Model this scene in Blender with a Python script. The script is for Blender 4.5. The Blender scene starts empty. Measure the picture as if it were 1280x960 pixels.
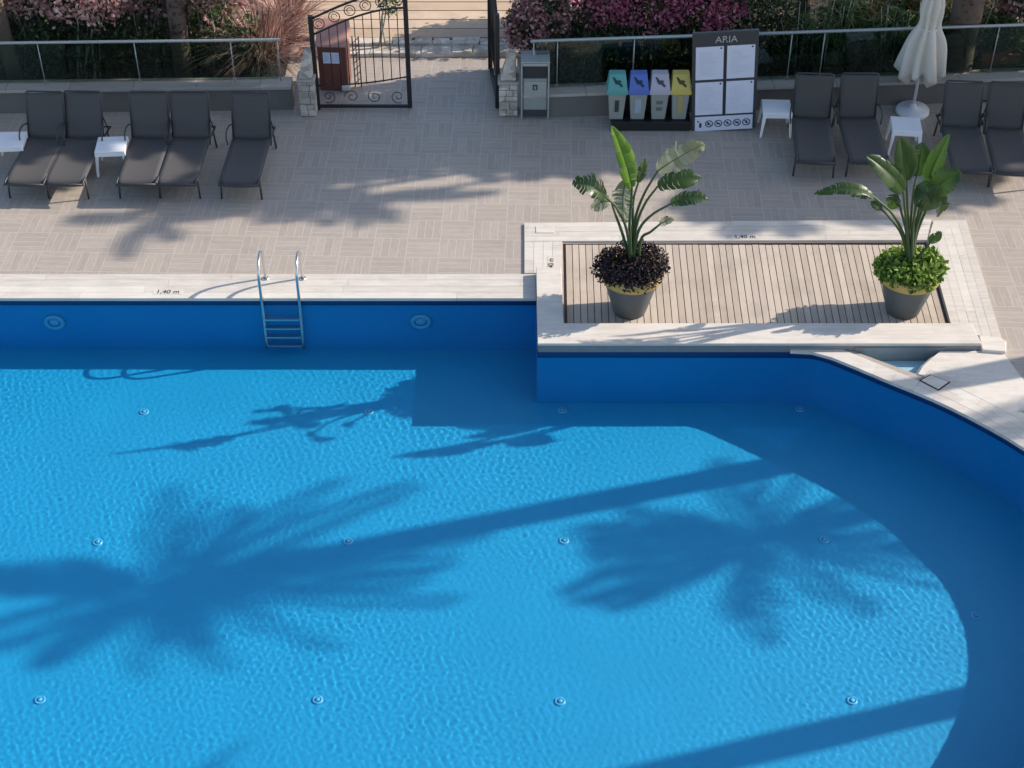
import bpy, bmesh, math, random
import numpy as np
from math import radians as R, sin, cos, pi
from mathutils import Vector, Matrix

sc = bpy.context.scene
col = sc.collection
# ------------------------------------------------------------------ camera
F, TH, H = 1950.0, R(39.5), 12.5
cam = bpy.data.objects.new('camera', bpy.data.cameras.new('camera'))
col.objects.link(cam); sc.camera = cam
cam.location = (0, 0, H); cam.rotation_euler = (R(90) - TH, 0, 0)
cam.data.sensor_width = 36; cam.data.lens = F / 1280 * 36
cam.data.clip_end = 500
# ------------------------------------------------------------------ light
SUN_EL, SUN_AZ = R(29.0), R(15.5)          # azimuth from +x towards +y
world = bpy.data.worlds.new('World'); sc.world = world; world.use_nodes = True
wn = world.node_tree
sky = wn.nodes.new('ShaderNodeTexSky'); sky.sky_type = 'NISHITA'; sky.sun_disc = False
sky.sun_elevation = SUN_EL; sky.sun_rotation = R(90) - SUN_AZ
wn.links.new(sky.outputs[0], wn.nodes['Background'].inputs[0])
wn.nodes['Background'].inputs[1].default_value = 0.15
sun = bpy.data.objects.new('sun', bpy.data.lights.new('sun', 'SUN')); col.objects.link(sun)
sun.data.energy = 4.15; sun.data.angle = R(0.55); sun.data.color = (1.0, 0.915, 0.81)
SD = Vector((cos(SUN_AZ) * cos(SUN_EL), sin(SUN_AZ) * cos(SUN_EL), sin(SUN_EL)))
sun.rotation_euler = SD.to_track_quat('Z', 'Y').to_euler()
sun.data.cycles.is_caustics_light = True
sc.view_settings.view_transform = 'Standard'
sc.view_settings.look = 'None'; sc.view_settings.gamma = 1
sc.view_settings.exposure = 0.64
sc.cycles.max_bounces = 12; sc.cycles.transparent_max_bounces = 24
sc.cycles.sample_clamp_indirect = 4

IOR = 1.08      # gentle water
rnd = random.Random(7)
rng = np.random.default_rng(7)

# ------------------------------------------------------------------ helpers
def U(px, py, z=0.0):
    """point on the horizontal plane z seen at that place of the picture"""
    a, b = px - 640, 480 - py
    d = (a, F * cos(TH) + b * sin(TH), -F * sin(TH) + b * cos(TH))
    t = (z - H) / d[2]
    return Vector((d[0] * t, d[1] * t, z))

def W(px, py, Y):
    a, b = px - 640, 480 - py
    d = (a, F * cos(TH) + b * sin(TH), -F * sin(TH) + b * cos(TH))
    t = Y / d[1]
    return Vector((d[0] * t, Y, H + d[2] * t))

class MB:
    def __init__(s): s.v = []; s.f = []; s.sm = []
    def add(s, vs, fs, smooth=False):
        o = len(s.v); s.v += [tuple(v) for v in vs]
        s.f += [tuple(i + o for i in f) for f in fs]; s.sm += [smooth] * len(fs); return s
    def box(s, c, d, rz=0.0, M=None):
        x, y, z = d[0] / 2, d[1] / 2, d[2] / 2
        vs = [Vector((i * x, j * y, k * z)) for k in (-1, 1) for j in (-1, 1) for i in (-1, 1)]
        m = M if M is not None else Matrix.Rotation(rz, 3, 'Z')
        vs = [m @ v + Vector(c) for v in vs]
        return s.add(vs, [(0, 2, 3, 1), (4, 5, 7, 6), (0, 1, 5, 4), (2, 6, 7, 3), (0, 4, 6, 2), (1, 3, 7, 5)])
    def prism(s, poly, z0, z1):
        n = len(poly)
        vs = [(p[0], p[1], z0) for p in poly] + [(p[0], p[1], z1) for p in poly]
        fs = [tuple(range(n))[::-1], tuple(range(n, 2 * n))] + [(i, (i + 1) % n, n + (i + 1) % n, n + i) for i in range(n)]
        return s.add(vs, fs)
    def hexa(s, b, t):
        """bottom quad, top quad"""
        return s.add(list(b) + list(t), [(3, 2, 1, 0), (4, 5, 6, 7), (0, 1, 5, 4), (1, 2, 6, 5), (2, 3, 7, 6), (3, 0, 4, 7)])
    def tube(s, pts, r, seg=8, cap=True):
        pts = [Vector(p) for p in pts]; n = len(pts)
        rr = r if isinstance(r, (list, tuple)) else [r] * n
        vs = []; up = None
        for i, p in enumerate(pts):
            d = (pts[min(i + 1, n - 1)] - pts[max(i - 1, 0)]).normalized()
            if up is None:
                up = Vector((0, 0, 1)) if abs(d.z) < .9 else Vector((0, 1, 0))
            a = d.cross(up)
            if a.length < 1e-5: a = d.orthogonal()
            a.normalize(); b = a.cross(d).normalized(); up = b
            for k in range(seg):
                t = 2 * pi * k / seg
                vs.append(p + (a * cos(t) + b * sin(t)) * rr[i])
        fs = [(i * seg + k, i * seg + (k + 1) % seg, (i + 1) * seg + (k + 1) % seg, (i + 1) * seg + k) for i in range(n - 1) for k in range(seg)]
        s.add(vs, fs, True)
        if cap:
            o = len(s.v) - len(vs)
            s.f += [tuple(o + k for k in range(seg))[::-1], tuple(o + (n - 1) * seg + k for k in range(seg))]; s.sm += [False, False]
        return s
    def lathe(s, prof, c=(0, 0, 0), seg=32, smooth=True):
        vs = []; n = len(prof)
        for r, z in prof:
            for k in range(seg):
                t = 2 * pi * k / seg; vs.append((c[0] + r * cos(t), c[1] + r * sin(t), c[2] + z))
        fs = [(i * seg + k, i * seg + (k + 1) % seg, (i + 1) * seg + (k + 1) % seg, (i + 1) * seg + k) for i in range(n - 1) for k in range(seg)]
        return s.add(vs, fs, smooth)
    def build(s, name, mat, parent=None, bevel=0.0, M=None):
        me = bpy.data.meshes.new(name)
        me.from_pydata(s.v, [], s.f)
        me.polygons.foreach_set('use_smooth', s.sm)
        me.materials.append(mat)
        if M is not None: me.transform(M)
        me.update()
        o = bpy.data.objects.new(name, me); col.objects.link(o)
        if parent is not None: o.parent = parent
        if bevel:
            b = o.modifiers.new('bevel', 'BEVEL'); b.width = bevel; b.segments = 2; b.limit_method = 'ANGLE'; b.angle_limit = R(40)
            b.harden_normals = False
        return o

def np_obj(name, V, Fq, mat, parent=None, smooth=False):
    me = bpy.data.meshes.new(name)
    V = np.asarray(V, np.float32); Fq = np.asarray(Fq, np.int32); k = Fq.shape[1]
    me.vertices.add(len(V)); me.vertices.foreach_set('co', V.ravel())
    me.loops.add(Fq.size); me.loops.foreach_set('vertex_index', Fq.ravel())
    me.polygons.add(len(Fq)); me.polygons.foreach_set('loop_start', np.arange(0, Fq.size, k, dtype=np.int32))
    me.polygons.foreach_set('use_smooth', np.full(len(Fq), smooth))
    me.update(calc_edges=True); me.validate()
    me.materials.append(mat)
    o = bpy.data.objects.new(name, me); col.objects.link(o)
    if parent is not None: o.parent = parent
    return o

def tag(o, label=None, cat=None, group=None, kind=None):
    if label: o['label'] = label
    if cat: o['category'] = cat
    if group: o['group'] = group
    if kind: o['kind'] = kind
    return o

def empty(name, loc=(0, 0, 0), rz=0.0):
    o = bpy.data.objects.new(name, None); o.location = loc; o.rotation_euler = (0, 0, rz)
    o.empty_display_size = .2; col.objects.link(o); return o

def copy_tree(o, parent=None):
    c = o.copy(); col.objects.link(c)
    if parent is not None:
        c.parent = parent
    for ch in [x for x in list(col.objects) if x.parent == o]:
        copy_tree(ch, c)
    return c

# ------------------------------------------------------------------ materials
class NT:
    def __init__(s, name):
        s.m = bpy.data.materials.new(name); s.m.use_nodes = True; s.t = s.m.node_tree
        s.b = s.t.nodes['Principled BSDF']; s.out = s.t.nodes['Material Output']
    def n(s, typ, **kw):
        x = s.t.nodes.new(typ)
        for k, v in kw.items(): setattr(x, k, v)
        return x
    def l(s, a, b): s.t.links.new(a, b)
    def set(s, inp, v):
        if hasattr(v, 'is_linked') or isinstance(v, bpy.types.NodeSocket): s.l(v, inp)
        else: inp.default_value = v
    def math(s, op, a, b=0.0, c=None):
        x = s.n('ShaderNodeMath', operation=op); s.set(x.inputs[0], a); s.set(x.inputs[1], b)
        if c is not None: s.set(x.inputs[2], c)
        return x.outputs[0]
    def mix(s, f, a, b, typ='MIX'):
        x = s.n('ShaderNodeMix', data_type='RGBA', blend_type=typ)
        s.set(x.inputs['Factor'], f)
        for i, v in ((6, a), (7, b)):
            if isinstance(v, (tuple, list)): v = (*v[:3], 1)
            s.set(x.inputs[i], v)
        return x.outputs[2]
    def noise(s, scale, vec=None, detail=3, rough=.55, out=0):
        x = s.n('ShaderNodeTexNoise'); x.inputs['Scale'].default_value = scale
        x.inputs['Detail'].default_value = detail; x.inputs['Roughness'].default_value = rough
        if vec is not None: s.l(vec, x.inputs['Vector'])
        return x.outputs[out]
    def pos(s, scale=(1, 1, 1), rot=(0, 0, 0), obj=False):
        g = s.n('ShaderNodeTexCoord').outputs['Object'] if obj else s.n('ShaderNodeNewGeometry').outputs['Position']
        m = s.n('ShaderNodeMapping'); s.l(g, m.inputs[0]); m.inputs['Scale'].default_value = scale; m.inputs['Rotation'].default_value = rot
        return m.outputs[0]
    def ramp(s, f, stops):
        x = s.n('ShaderNodeValToRGB'); s.set(x.inputs[0], f); e = x.color_ramp.elements
        while len(e) < len(stops): e.new(.5)
        for i, (p, c) in enumerate(stops): e[i].position = p; e[i].color = (*c[:3], 1)
        return x.outputs[0]
    def bump(s, h, strength=.3, dist=.01):
        x = s.n('ShaderNodeBump'); x.inputs['Strength'].default_value = strength; x.inputs['Distance'].default_value = dist
        s.l(h, x.inputs['Height']); s.l(x.outputs[0], s.b.inputs['Normal'])
    def fin(s, colr=None, rough=.6, metal=0.0, spec=.5, trans=None):
        if colr is not None:
            if isinstance(colr, tuple): colr = (*colr[:3], 1)
            s.set(s.b.inputs['Base Color'], colr)
        s.set(s.b.inputs['Roughness'], rough); s.b.inputs['Metallic'].default_value = metal
        s.b.inputs['Specular IOR Level'].default_value = spec
        return s.m

def simple(name, c, rough=.6, metal=0.0, var=.12, scale=12.0, bump=0.0, spec=.5):
    t = NT(name); nz = t.noise(scale, t.pos(), 4)
    c1 = tuple(max(0, x * (1 - var)) for x in c); c2 = tuple(min(1, x * (1 + var)) for x in c)
    cc = t.mix(nz, c1, c2)
    if bump: t.bump(t.noise(scale * 4, t.pos(), 4), bump, .01)
    return t.fin(cc, rough, metal, spec)

def leaf_mat(name, stops, rough=.5, trans=.25):
    t = NT(name)
    r = t.n('ShaderNodeNewGeometry').outputs['Random Per Island']
    cc = t.ramp(r, stops)
    t.fin(cc, rough, spec=.35)
    if trans:
        tr = t.n('ShaderNodeBsdfTranslucent'); t.l(cc, tr.inputs[0])
        mx = t.n('ShaderNodeMixShader'); mx.inputs[0].default_value = trans
        t.l(t.b.outputs[0], mx.inputs[1]); t.l(tr.outputs[0], mx.inputs[2]); t.l(mx.outputs[0], t.out.inputs[0])
    return t.m

def paving_mat():
    """basket-weave blocks of wood-look stoneware planks"""
    t = NT('basketweave_paving')
    S = 0.465
    p = t.pos(rot=(0, 0, R(1.6)))
    sp = t.n('ShaderNodeSeparateXYZ'); t.l(p, sp.inputs[0])
    u = t.math('DIVIDE', t.math('ADD', sp.outputs[0], 100.11), S); v = t.math('DIVIDE', t.math('ADD', sp.outputs[1], 100.2), S)
    par = t.math('MODULO', t.math('ADD', t.math('FLOOR', u), t.math('FLOOR', v)), 2.0)
    fu, fv = t.math('FRACT', u), t.math('FRACT', v)
    def mixf(a, b):  # par ? b : a
        x = t.n('ShaderNodeMix', data_type='FLOAT'); t.l(par, x.inputs[0]); t.l(a, x.inputs[2]); t.l(b, x.inputs[3]); return x.outputs[0]
    wv = mixf(fu, fv); al = mixf(v, u)
    N = 4.0
    strip = t.math('FLOOR', t.math('MULTIPLY', wv, N)); fs = t.math('FRACT', t.math('MULTIPLY', wv, N))
    # plank id
    cx = t.n('ShaderNodeCombineXYZ')
    t.l(t.math('MULTIPLY_ADD', t.math('FLOOR', u), 3.17, strip), cx.inputs[0]); t.l(t.math('FLOOR', v), cx.inputs[1]); t.l(par, cx.inputs[2])
    wn_ = t.n('ShaderNodeTexWhiteNoise', noise_dimensions='3D'); t.l(cx.outputs[0], wn_.inputs[0])
    # streaks along the plank
    c2 = t.n('ShaderNodeCombineXYZ'); t.l(t.math('MULTIPLY', al, 1.4), c2.inputs[0])
    t.l(t.math('MULTIPLY', t.math('ADD', t.math('MULTIPLY', wv, N), wn_.outputs[0]), 3.2), c2.inputs[1]); t.l(t.math('MULTIPLY', wn_.outputs[0], 37.0), c2.inputs[2])
    st = t.noise(2.2, c2.outputs[0], 4, .65)
    tone = t.math('ADD', t.math('MULTIPLY', st, .84), t.math('MULTIPLY', wn_.outputs[0], .16))
    c = t.ramp(tone, [(.2, (.335, .278, .228)), (.5, (.415, .348, .286)), (.8, (.50, .423, .353))])
    big = t.noise(.6, t.pos(), 6, .7)
    c = t.mix(t.math('MULTIPLY', big, .5), c, t.mix(1.0, c, (.74, .74, .76), 'MULTIPLY'))
    sp2 = t.noise(2.3, t.pos(), 7, .75); c = t.mix(t.ramp(sp2, [(.55, (0, 0, 0)), (.72, (.35, .35, .35))]), c, (.24, .21, .185))
    e1 = t.math('MINIMUM', fs, t.math('SUBTRACT', 1.0, fs)); ef = t.math('MINIMUM', t.math('FRACT', al), t.math('SUBTRACT', 1.0, t.math('FRACT', al)))
    g1 = t.math('LESS_THAN', e1, .035); g2 = t.math('LESS_THAN', ef, .011)
    g = t.math('MAXIMUM', g1, g2)
    c = t.mix(t.math('MULTIPLY', g, .55), c, (.56, .52, .48))
    t.bump(t.math('SUBTRACT', t.math('MULTIPLY', st, .4), t.math('MULTIPLY', g, .5)), .2, .004)
    return t.fin(c, .55)

def coping_mat(name='pale_travertine', tint=1.0):
    t = NT(name)
    r = t.n('ShaderNodeNewGeometry').outputs['Random Per Island']
    p = t.pos((1, 6, 1))
    a = t.noise(2.5, p, 5, .6)
    tone = t.math('ADD', t.math('MULTIPLY', a, .75), t.math('MULTIPLY', r, .25))
    c = t.ramp(tone, [(.2, (.52 * tint, .46 * tint, .40 * tint)), (.5, (.66 * tint, .59 * tint, .51 * tint)), (.8, (.76 * tint, .70 * tint, .615 * tint))])
    dirt = t.noise(1.3, t.pos(), 5, .7)
    c = t.mix(t.ramp(dirt, [(.52, (0, 0, 0)), (.75, (.55, .55, .55))]), c, (.42, .38, .33))
    t.bump(t.noise(30, t.pos(), 4), .15, .004)
    return t.fin(c, .6)

def wood_mat(name, c1, c2, axis=1, rough=.75):
    t = NT(name)
    r = t.n('ShaderNodeNewGeometry').outputs['Random Per Island']
    sc_ = [14, 14, 14]; sc_[axis] = 1.2
    a = t.noise(2.0, t.pos(tuple(sc_)), 5, .65)
    tone = t.math('ADD', t.math('MULTIPLY', a, .5), t.math('MULTIPLY', r, .5))
    c = t.ramp(tone, [(.2, c1), (.8, c2)])
    blot = t.noise(1.6, t.pos(), 4, .6)
    c = t.mix(t.ramp(blot, [(.5, (0, 0, 0)), (.72, (.5, .5, .5))]), c, tuple(x * .72 for x in c1))
    t.bump(a, .3, .004)
    return t.fin(c, rough)

def stone_mat(name, c1, c2, scale=6, mortar=None, bw=.24, bh=.13):
    t = NT(name)
    v = t.n('ShaderNodeTexVoronoi'); v.inputs['Scale'].default_value = scale
    t.l(t.pos((1, 1, 1.8)), v.inputs['Vector'])
    nz = t.noise(14, t.pos(), 5, .65)
    sp = t.n('ShaderNodeSeparateColor'); t.l(v.outputs['Color'], sp.inputs[0])
    c = t.ramp(t.math('ADD', t.math('MULTIPLY', sp.outputs[0], .6), t.math('MULTIPLY', nz, .4)), [(.2, c1), (.8, c2)])
    t.bump(nz, .5, .015)
    return t.fin(c, .85)

def pool_mat(name, c, var=.06):
    t = NT(name)
    p = t.pos()
    a = t.noise(1.1, p, 3); b = t.noise(60, p, 2)
    cc = t.mix(a, tuple(x * (1 - var) for x in c), tuple(x * (1 + var) for x in c))
    # small mosaic tiles
    sp = t.n('ShaderNodeVectorMath', operation='SCALE'); t.l(p, sp.inputs[0]); sp.inputs['Scale'].default_value = 25.0
    fl = t.n('ShaderNodeVectorMath', operation='FLOOR'); t.l(sp.outputs[0], fl.inputs[0])
    w = t.n('ShaderNodeTexWhiteNoise', noise_dimensions='3D'); t.l(fl.outputs[0], w.inputs[0])
    cc = t.mix(t.math('MULTIPLY', w.outputs[0], .12), cc, tuple(x * .6 for x in c))
    return t.fin(cc, .45)

def glass_panel_mat():
    t = NT('green_tinted_glass'); t.t.nodes.remove(t.b)
    tr = t.n('ShaderNodeBsdfTransparent'); tr.inputs[0].default_value = (.70, .80, .74, 1)
    gl = t.n('ShaderNodeBsdfGlossy'); gl.inputs['Roughness'].default_value = .03; gl.inputs[0].default_value = (.9, 1, .95, 1)
    fr = t.n('ShaderNodeFresnel'); fr.inputs[0].default_value = 1.45
    mx = t.n('ShaderNodeMixShader'); t.l(fr.outputs[0], mx.inputs[0]); t.l(tr.outputs[0], mx.inputs[1]); t.l(gl.outputs[0], mx.inputs[2])
    t.l(mx.outputs[0], t.out.inputs[0]); return t.m

def water_mat(name='pool_water'):
    t = NT(name); t.t.nodes.remove(t.b)
    g = t.n('ShaderNodeBsdfGlass'); g.inputs['IOR'].default_value = IOR; g.inputs['Roughness'].default_value = 0
    g.inputs['Color'].default_value = (.97, .995, 1, 1)
    t.l(g.outputs[0], t.out.inputs[0]); return t.m

M = {}
M['paving'] = paving_mat()
M['coping'] = coping_mat(tint=.93)
M['slab'] = coping_mat('white_stone_slab', 1.0)
M['deckwood'] = wood_mat('weathered_deck_wood', (.41, .33, .26), (.56, .465, .375), axis=1)
M['boards'] = wood_mat('sandy_boards', (.42, .30, .20), (.66, .50, .36), axis=0)
M['dark'] = simple('brown_deck_underside', (.20, .14, .11), .9)
M['poolfloor'] = pool_mat('blue_pool_floor', (.008, .272, .495))
M['poolwall'] = pool_mat('blue_pool_wall', (.004, .230, .52))
M['shallow'] = pool_mat('light_blue_shallow_floor', (.42, .60, .68))
M['water'] = water_mat()
M['greyface'] = simple('grey_wet_stone', (.20, .205, .21), .5, var=.2, scale=7)
M['render'] = simple('grey_wall_render', (.15, .14, .13), .85, var=.2, scale=3)
M['cap'] = coping_mat('wall_cap_stone', .62)
M['stone'] = stone_mat('rough_pillar_stone', (.30, .26, .22), (.62, .55, .48), 7)
M['stonelight'] = stone_mat('pale_kerb_stone', (.42, .36, .29), (.70, .62, .53), 6)
M['soil'] = simple('dark_soil', (.035, .026, .02), .95, var=.4, scale=5, bump=.5)
M['sand'] = simple('sandy_ground', (.42, .34, .26), .95, var=.15, scale=4, bump=.3)
M['steel'] = simple('brushed_steel', (.62, .61, .60), .28, metal=1.0, var=.05)
M['fabric'] = simple('charcoal_sling_fabric', (.078, .072, .070), .9, var=.2, scale=60)
M['frame'] = simple('dark_aluminium', (.035, .035, .04), .45, var=.1)
M['plastic'] = simple('white_plastic', (.78, .78, .80), .38, var=.03)
M['iron'] = simple('black_iron', (.012, .012, .014), .45, var=.2)
M['rail'] = simple('fence_rail_metal', (.38, .41, .40), .4, metal=.3, var=.1)
M['glass'] = glass_panel_mat()
M['bark'] = simple('rough_bark', (.13, .09, .07), .95, var=.45, scale=18, bump=.8)
M['stem'] = simple('pale_stem', (.34, .32, .24), .8, var=.3, scale=14)
M['cream'] = simple('cream_canvas', (.60, .55, .48), .85, var=.08, scale=20)
M['anthracite'] = simple('anthracite_panel', (.045, .047, .052), .4, var=.1)
M['paper'] = simple('white_paper_panel', (.66, .68, .80), .25, var=.02)
M['ink'] = simple('dark_print', (.03, .03, .035), .6)
M['greyprint'] = simple('grey_print', (.48, .50, .60), .6)
M['lettering'] = simple('pale_lettering', (.42, .43, .40), .6)
M['potgrey'] = simple('dark_grey_pot', (.085, .095, .098), .6, var=.15, scale=6)
M['mustard'] = simple('mustard_rim', (.50, .34, .10), .6, var=.2, scale=9)
M['terracotta'] = simple('terracotta', (.32, .10, .06), .8, var=.2)
M['cabinet'] = wood_mat('red_brown_cabinet', (.13, .04, .03), (.22, .075, .055), axis=2, rough=.5)
M['pinktop'] = wood_mat('pinkish_cabinet_top', (.40, .20, .16), (.50, .27, .22), axis=0, rough=.5)
M['binbody'] = simple('grey_bin_plastic', (.27, .29, .27), .5, var=.06)
M['ring'] = simple('pale_blue_fitting', (.06, .36, .58), .4, var=.05)

M['lf_dark'] = leaf_mat('dark_green_leaves', [(0, (.014, .028, .010)), (.55, (.034, .062, .022)), (1, (.085, .12, .05))], trans=.15)
M['lf_green'] = leaf_mat('mid_green_leaves', [(0, (.03, .06, .018)), (.6, (.075, .13, .035)), (1, (.18, .22, .08))], trans=.35)
M['lf_yellow'] = leaf_mat('yellow_green_leaves', [(0, (.07, .08, .025)), (.5, (.24, .21, .07)), (1, (.50, .38, .17))], trans=.4)
M['lf_lime'] = leaf_mat('lime_groundcover_leaves', [(0, (.05, .10, .015)), (.5, (.15, .26, .035)), (1, (.36, .46, .09))], trans=.35)
M['lf_burg'] = leaf_mat('burgundy_groundcover_leaves', [(0, (.012, .008, .009)), (.7, (.030, .018, .020)), (1, (.065, .034, .036))], rough=.85, trans=.05)
M['fl_pink'] = leaf_mat('pale_pink_petals', [(0, (.34, .14, .14)), (.45, (.70, .42, .40)), (1, (.88, .70, .64))], trans=.5)
M['fl_mag'] = leaf_mat('magenta_bracts', [(0, (.24, .05, .09)), (.4, (.55, .12, .22)), (1, (.82, .40, .48))], trans=.5)
M['fl_dry'] = leaf_mat('dusty_mauve_bracts', [(0, (.16, .08, .085)), (.5, (.38, .18, .19)), (1, (.74, .50, .46))], trans=.5)
M['grass_red'] = leaf_mat('bronze_fountain_grass', [(0, (.16, .07, .05)), (.5, (.42, .24, .19)), (1, (.70, .48, .40))], trans=.2)
M['palm'] = leaf_mat('palm_leaflets', [(0, (.02, .045, .015)), (.6, (.05, .09, .028)), (1, (.12, .14, .05))], trans=.15)
def strel_mat():
    t = NT('strelitzia_leaf')
    a = t.noise(5, t.pos((1, 1, 1)), 3)
    c = t.mix(a, (.012, .034, .009), (.040, .085, .018))
    t.fin(c, .38, spec=.4)
    tr = t.n('ShaderNodeBsdfTranslucent'); tr.inputs[0].default_value = (.07, .15, .018, 1)
    mx = t.n('ShaderNodeMixShader'); mx.inputs[0].default_value = .28
    t.l(t.b.outputs[0], mx.inputs[1]); t.l(tr.outputs[0], mx.inputs[2]); t.l(mx.outputs[0], t.out.inputs[0]); return t.m
M['strel'] = strel_mat()
M['strelpale'] = leaf_mat('pale_dry_leaf', [(0, (.16, .18, .08)), (1, (.48, .46, .30))], trans=.3)
M['strelbright'] = leaf_mat('bright_backlit_leaf', [(0, (.10, .20, .02)), (1, (.20, .34, .04))], trans=.5)
M['stalk'] = simple('green_stalk', (.06, .09, .03), .5, var=.3, scale=9)

# ------------------------------------------------------------------ pool geometry
ZW = -0.10      # water level
ZB = -1.05      # pool floor
arc_ctrl = [(3.60, 15.857)] + [(U(*p, .012).x + .022, U(*p, .012).y + .028) for p in ((1022, 441), (1060, 455), (1115, 478), (1152, 493), (1190, 510), (1240, 536), (1280, 560))] + [
            (6.36, 13.62), (6.66, 13.0), (6.74, 12.3), (6.60, 11.6),
            (6.26, 10.9), (5.70, 10.1), (5.02, 9.33), (4.40, 8.4), (3.7, 7.3), (3.05, 6.2)]
def catmull(P, n=6):
    P = [Vector((*p, 0)) if len(p) == 2 else Vector(p) for p in P]; out = []
    Q = [P[0] * 2 - P[1]] + P + [P[-1] * 2 - P[-2]]
    for i in range(1, len(Q) - 2):
        for k in range(n):
            t = k / n; a, b, c, d = Q[i - 1], Q[i], Q[i + 1], Q[i + 2]
            out.append(.5 * ((2 * b) + (c - a) * t + (2 * a - 5 * b + 4 * c - d) * t * t + (3 * b - a - 3 * c + d) * t ** 3))
    out.append(P[-1]); return out
arc = [(p.x, p.y) for p in catmull(arc_ctrl)]
XL, YN = -9.6, 6.2
pool = [(XL, YN), (XL, 17.0), (.33, 17.0), (.33, 15.86)] + arc       # closed by the near edge
def offset_line(pts, d):
    out = []
    for i, p in enumerate(pts):
        a = Vector(pts[max(i - 1, 0)]); b = Vector(pts[min(i + 1, len(pts) - 1)])
        t = (b - a).normalized(); out.append((p[0] - t.y * d, p[1] + t.x * d))
    return out
# shallow side pool (triangle) beside the platform
tri = [U(1064, 442.5)[:2], U(1183, 444)[:2], U(1166, 452)[:2], U(1152, 462)[:2], U(1142, 471)[:2]]
tri = [(4.42, 15.84), (5.60, 15.84), (5.38, 15.70), (5.22, 15.52), (5.13, 15.37)]

def inpoly(X, Y, poly):
    ins = np.zeros(X.shape, bool); n = len(poly)
    for i in range(n):
        x1, y1 = poly[i]; x2, y2 = poly[(i + 1) % n]
        c = ((y1 > Y) != (y2 > Y)) & (X < (x2 - x1) * (Y - y1) / ((y2 - y1) if y2 != y1 else 1e-9) + x1)
        ins ^= c
    return ins

def sheet(name, outer, holes, z, mat):
    bm = bmesh.new(); edges = []
    for loop in [outer] + holes:
        vs = [bm.verts.new((p[0], p[1], z)) for p in loop]
        edges += [bm.edges.new((vs[i], vs[(i + 1) % len(vs)])) for i in range(len(vs))]
    bmesh.ops.triangle_fill(bm, edges=edges, use_beauty=True, use_dissolve=False)
    bmesh.ops.recalc_face_normals(bm, faces=bm.faces)
    for f in bm.faces:
        if f.normal.z < 0: f.normal_flip()
    me = bpy.data.meshes.new(name); bm.to_mesh(me); bm.free(); me.materials.append(mat)
    o = bpy.data.objects.new(name, me); col.objects.link(o); return tag(o, kind='structure')

# ground / paving with the openings of the pool, the side pool and the deck pit
deck_in = [(.69, 16.29), (.72, 18.29), (5.87, 18.33), (5.77, 16.29)]
YFL, YFR = 22.02, 21.80      # wall front lines (left, right)
sheet('pavement', [(-30, -3), (-30, 23.85), (30, 23.85), (30, -3)], [pool, tri, deck_in], -0.006, M['paving'])
sheet('ground', [(-150, -60), (-150, 250), (150, 250), (150, -60)],
      [[(-10.5, 5), (-10.5, 18.6), (8, 18.6), (8, 5)]], -0.05, M['sand'])

m = MB()
P = pool
for i in range(len(P)):
    a, b = P[i], P[(i + 1) % len(P)]
    m.add([(a[0], a[1], ZB), (b[0], b[1], ZB), (b[0], b[1], -0.028), (a[0], a[1], -0.028)], [(0, 1, 2, 3)])
pw = m.build('pool_wall', M['poolwall']); tag(pw, kind='structure')
m = MB(); wb = offset_line(pool[3:], -.004)  # navy band along the wall top, shadow of the coping overhang painted in
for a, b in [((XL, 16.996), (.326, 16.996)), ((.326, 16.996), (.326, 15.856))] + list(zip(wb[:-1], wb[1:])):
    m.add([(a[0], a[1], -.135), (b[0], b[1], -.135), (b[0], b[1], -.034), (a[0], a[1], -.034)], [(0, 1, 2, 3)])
o = m.build('coping_shade_band', simple('navy_coping_shade', (.006, .035, .13), .3, var=.3, scale=30)); tag(o, kind='structure'); o.cycles.is_caustics_receiver = True
pf = sheet('pool_floor', pool, [], ZB, M['poolfloor'])
pw.cycles.is_caustics_receiver = True; pf.cycles.is_caustics_receiver = True

# water with real ripples
cell = .0135
xs = np.arange(XL - .03, 6.85, cell); ys = np.arange(YN - .03, 17.03, cell)
X, Y = np.meshgrid(xs, ys); Z = np.zeros_like(X)
amp = .75 + .45 * np.sin(X * .9 + 1.3 * np.sin(Y * .5)) * np.sin(Y * .8 + .6 * np.sin(X * .7) + 1)      # the breeze comes and goes
for i in range(90):
    lam = rng.uniform(.050, .125); a = rng.normal(R(25), R(65)); k = 2 * pi / lam
    Z += lam * .00023 * amp * np.sin(k * (X * cos(a) + Y * sin(a)) + rng.uniform(0, 6.28))
for i in range(10):
    lam = rng.uniform(.6, 1.8); a = rng.uniform(0, 6.28); k = 2 * pi / lam
    Z += lam * .0004 * np.sin(k * (X * cos(a) + Y * sin(a)) + rng.uniform(0, 6.28))
ny, nx = X.shape
# pool outline grown a little so that the sheet runs into the walls
ctr = np.array([np.array(p) for p in pool]); 
big = [(XL - .05, YN - .05), (XL - .05, 17.02), (.35, 17.02), (.35, 15.88)] + offset_line(arc, .04)
idx = np.arange(ny * nx).reshape(ny, nx)
Fq = np.stack([idx[:-1, :-1], idx[:-1, 1:], idx[1:, 1:], idx[1:, :-1]], -1)
cx_, cy_ = (X[:-1, :-1] + cell / 2), (Y[:-1, :-1] + cell / 2)
Fq = Fq[inpoly(cx_, cy_, big)]
used = np.unique(Fq); remap = -np.ones(ny * nx, np.int64); remap[used] = np.arange(len(used))
V = np.stack([X, Y, Z + ZW], -1).reshape(-1, 3)[used]
wo = np_obj('water', V, remap[Fq], M['water'], smooth=True); tag(wo, kind='structure')
wo.cycles.is_caustics_caster = True

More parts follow.
